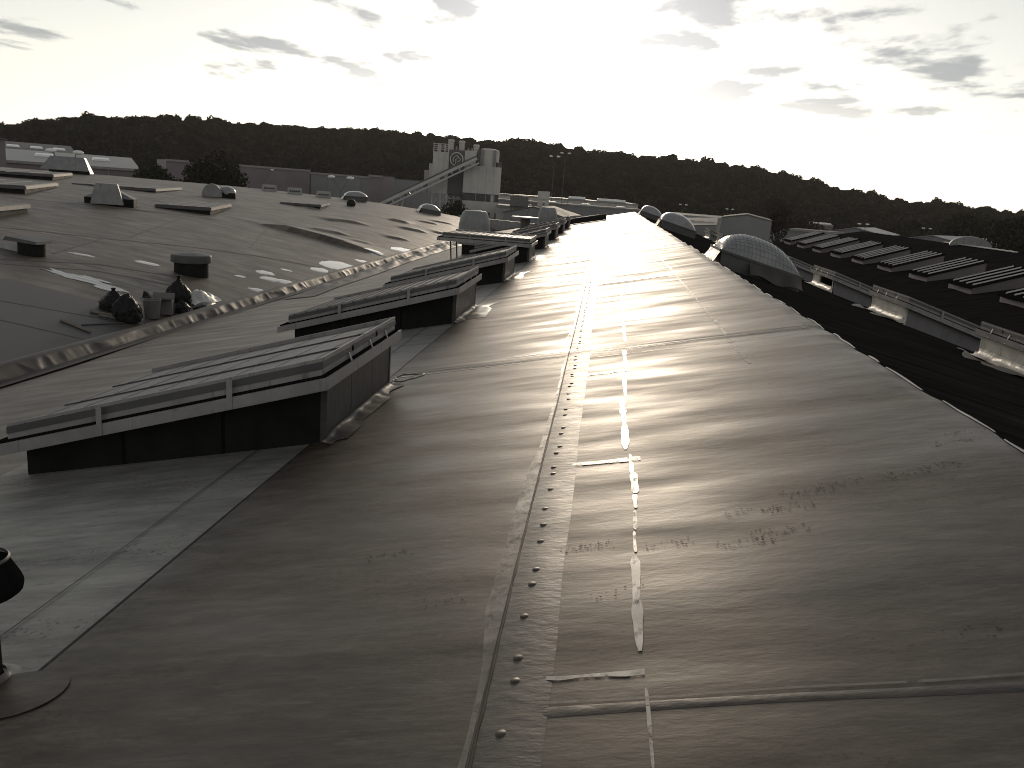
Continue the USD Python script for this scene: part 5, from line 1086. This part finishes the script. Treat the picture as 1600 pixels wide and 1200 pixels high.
def bare_mesh(seed, h):
    rr = np.random.default_rng(seed); tr, tw_ = MB(), MB()
    def grow(p, d, l, rad, depth):
        q = p + d * l; (tr if depth == 0 else tw_).tube([p, (p + q) / 2 + rr.normal(size=3) * l * .05, q], [rad, rad * .8, rad * .62], 4 if depth > 1 else 6, caps=False)
        if depth >= 5: return
        for k in range(rr.integers(2, 4) if depth else 4):
            nd = d + rr.normal(size=3) * (.55 if depth else .5); nd[2] = max(nd[2], .08); nd /= np.linalg.norm(nd)
            grow(p + d * l * rr.uniform(.7, 1), nd, l * rr.uniform(.6, .8), rad * .6, depth + 1)
    grow(np.zeros(3), np.array([0, 0, 1.0]), h * .27, h * .022, 0)
    return tr, tw_
bare = []
for k in range(2):
    t0 = thing('bare_tree', 'leafless tree standing up from the crest of the wooded hill', 'tree', (0, 0, 0), 0, 'leafless trees along the hill crest'); a, b = bare_mesh(31 + k, 10.0)
    obj('trunk', a, 'bark', t0); obj('crown', b, 'bark', t0); bare.append(t0)
BARE = ['leftmost leafless tree, standing at the left foot of the hill crest', 'second leafless tree from the left on the hill crest', 'leafless tree on the crest above the pale-roofed hall, left of its pair', 'leafless tree on the crest above the pale-roofed hall, right of its pair', 'leafless tree on the crest above the broad dark tree',
        'leafless tree on the crest right of the broad dark tree', 'leafless tree on the crest above the blue-grey warehouse', 'leafless tree on the crest behind the thin mast', 'leafless tree on the crest right of the tall lamp masts', 'leafless tree on the crest straight above the far end of the roof',
        'leafless tree on the crest above the farthest dome', 'leafless tree on the crest above the low grey hall', 'leafless tree on the crest above the pale low building', 'leafless tree on the crest above the wide grey gable', 'rightmost leafless tree on the hill crest']
spots = [-35.4, -33.9, -30.6, -29.5, -26.9, -24.8, -17.9, -8.1, -1.6, .8, 3.9, 6.3, 11.6, 16.0, 20.6]
for k, az in enumerate(spots):
    q = (*pol(az, R1 + 4), float(hill_z(az, R1)) + (1.0 if az < -30 else -.4))
    if k < 2:
        x = UsdGeom.Xformable(stage.GetPrimAtPath(bare[k])); x.GetOrderedXformOps()[0].Set(Gf.Vec3d(*q))
    else: dup(bare[k % 2], q, k * 1.3, BARE[k])
    if k < 2: tag(stage.GetPrimAtPath(bare[k]), BARE[k])
def tree(label, az, d, zc, w, h, mat, seed, n=2600, leaf=.05):
    p = pol(az, d); t0 = thing('leafy_tree', label, 'tree', (p[0], p[1], GROUND))
    zc -= GROUND
    obj('trunk', MB().tube([(0, 0, 0), (.1, 0, zc * .5), (.05, .1, zc)], [.32, .25, .12], 8), 'bark', t0)
    for k in range(4):
        a = k * 1.6 + seed; obj('limb', MB().tube([(.05, 0, zc * .6), (w * .3 * math.cos(a), w * .3 * math.sin(a), zc), (w * .55 * math.cos(a), w * .55 * math.sin(a), zc + h * .4)], [.14, .09, .04], 5), 'bark', t0)
    c = crown_mesh(seed, w, h, n, leaf * w * 1.0, 14, .3).move((0, 0, zc)); obj('crown', c, mat, t0)
tree('broad dark tree in front of the purple-brown warehouse', -25.3, 132, -2.2, 6.0, 5.6, 'leaves_green', 501, 4200, .034)
tree('rounded dark tree between the pale-roofed hall and the warehouse', -29.0, 138, -3.6, 5.0, 4.2, 'leaves_green', 502, 3400, .038)
tree('lower bush spreading left of the broad dark tree', -27.2, 135, -4.9, 4.4, 2.9, 'leaves_green', 503, 2600, .04)
tree('thin dark tree beside the white hall', 11.1, 118, -2.6, 2.6, 3.6, 'leaves_brown', 504, 1800, .05)
tree('dark tree behind the yard right of the white hall', 12.6, 175, -3.6, 5.0, 3.6, 'leaves_brown', 505, 2400, .04)
tree('large dark tree at the right edge under the hill', 24.3, 150, -2.8, 6.5, 5.2, 'leaves_green', 506, 4000, .034)
tree('round dark tree left of the tree at the right edge', 21.6, 200, -1.4, 6.8, 5.0, 'leaves_green', 507, 3600, .034)
tree('reddish tree before the hill above the square building', 10.9, 225, -.8, 6.0, 5.2, 'leaves_brown', 508, 3000, .036)
tree('small tree hiding the foot of the concrete tower', -10.2, 163, -5.2, 3.6, 3.4, 'leaves_green', 509, 1800, .045)
mast = thing('radio_mast', 'thin mast standing on the hill crest above the concrete tower', 'mast', (*pol(-7.85, R1 + 8), float(hill_z(-7.85, R1))))
obj('pole', MB().tube([(0, 0, 0), (0, 0, 14.0)], [.16, .10], 6), 'dark_steel', mast); obj('antenna', MB().tube([(0, 0, 14), (0, 0, 16.0)], .05, 5), 'dark_steel', mast)

# ------------------------------------------------------------------ thin haze towards the hill
M['haze_air'] = usdkit.material(stage, '/World/Looks/haze_air', {'v': ('principled_volume', {'color': (0.92, 0.88, 0.86), 'density': 0.00006, 'anisotropy': 0.5})}, [], volume='v.volume')
obj('haze', MB().box(-2600, 2600, -2600, 2600, GROUND - 1, 60), 'haze_air', kind='stuff')
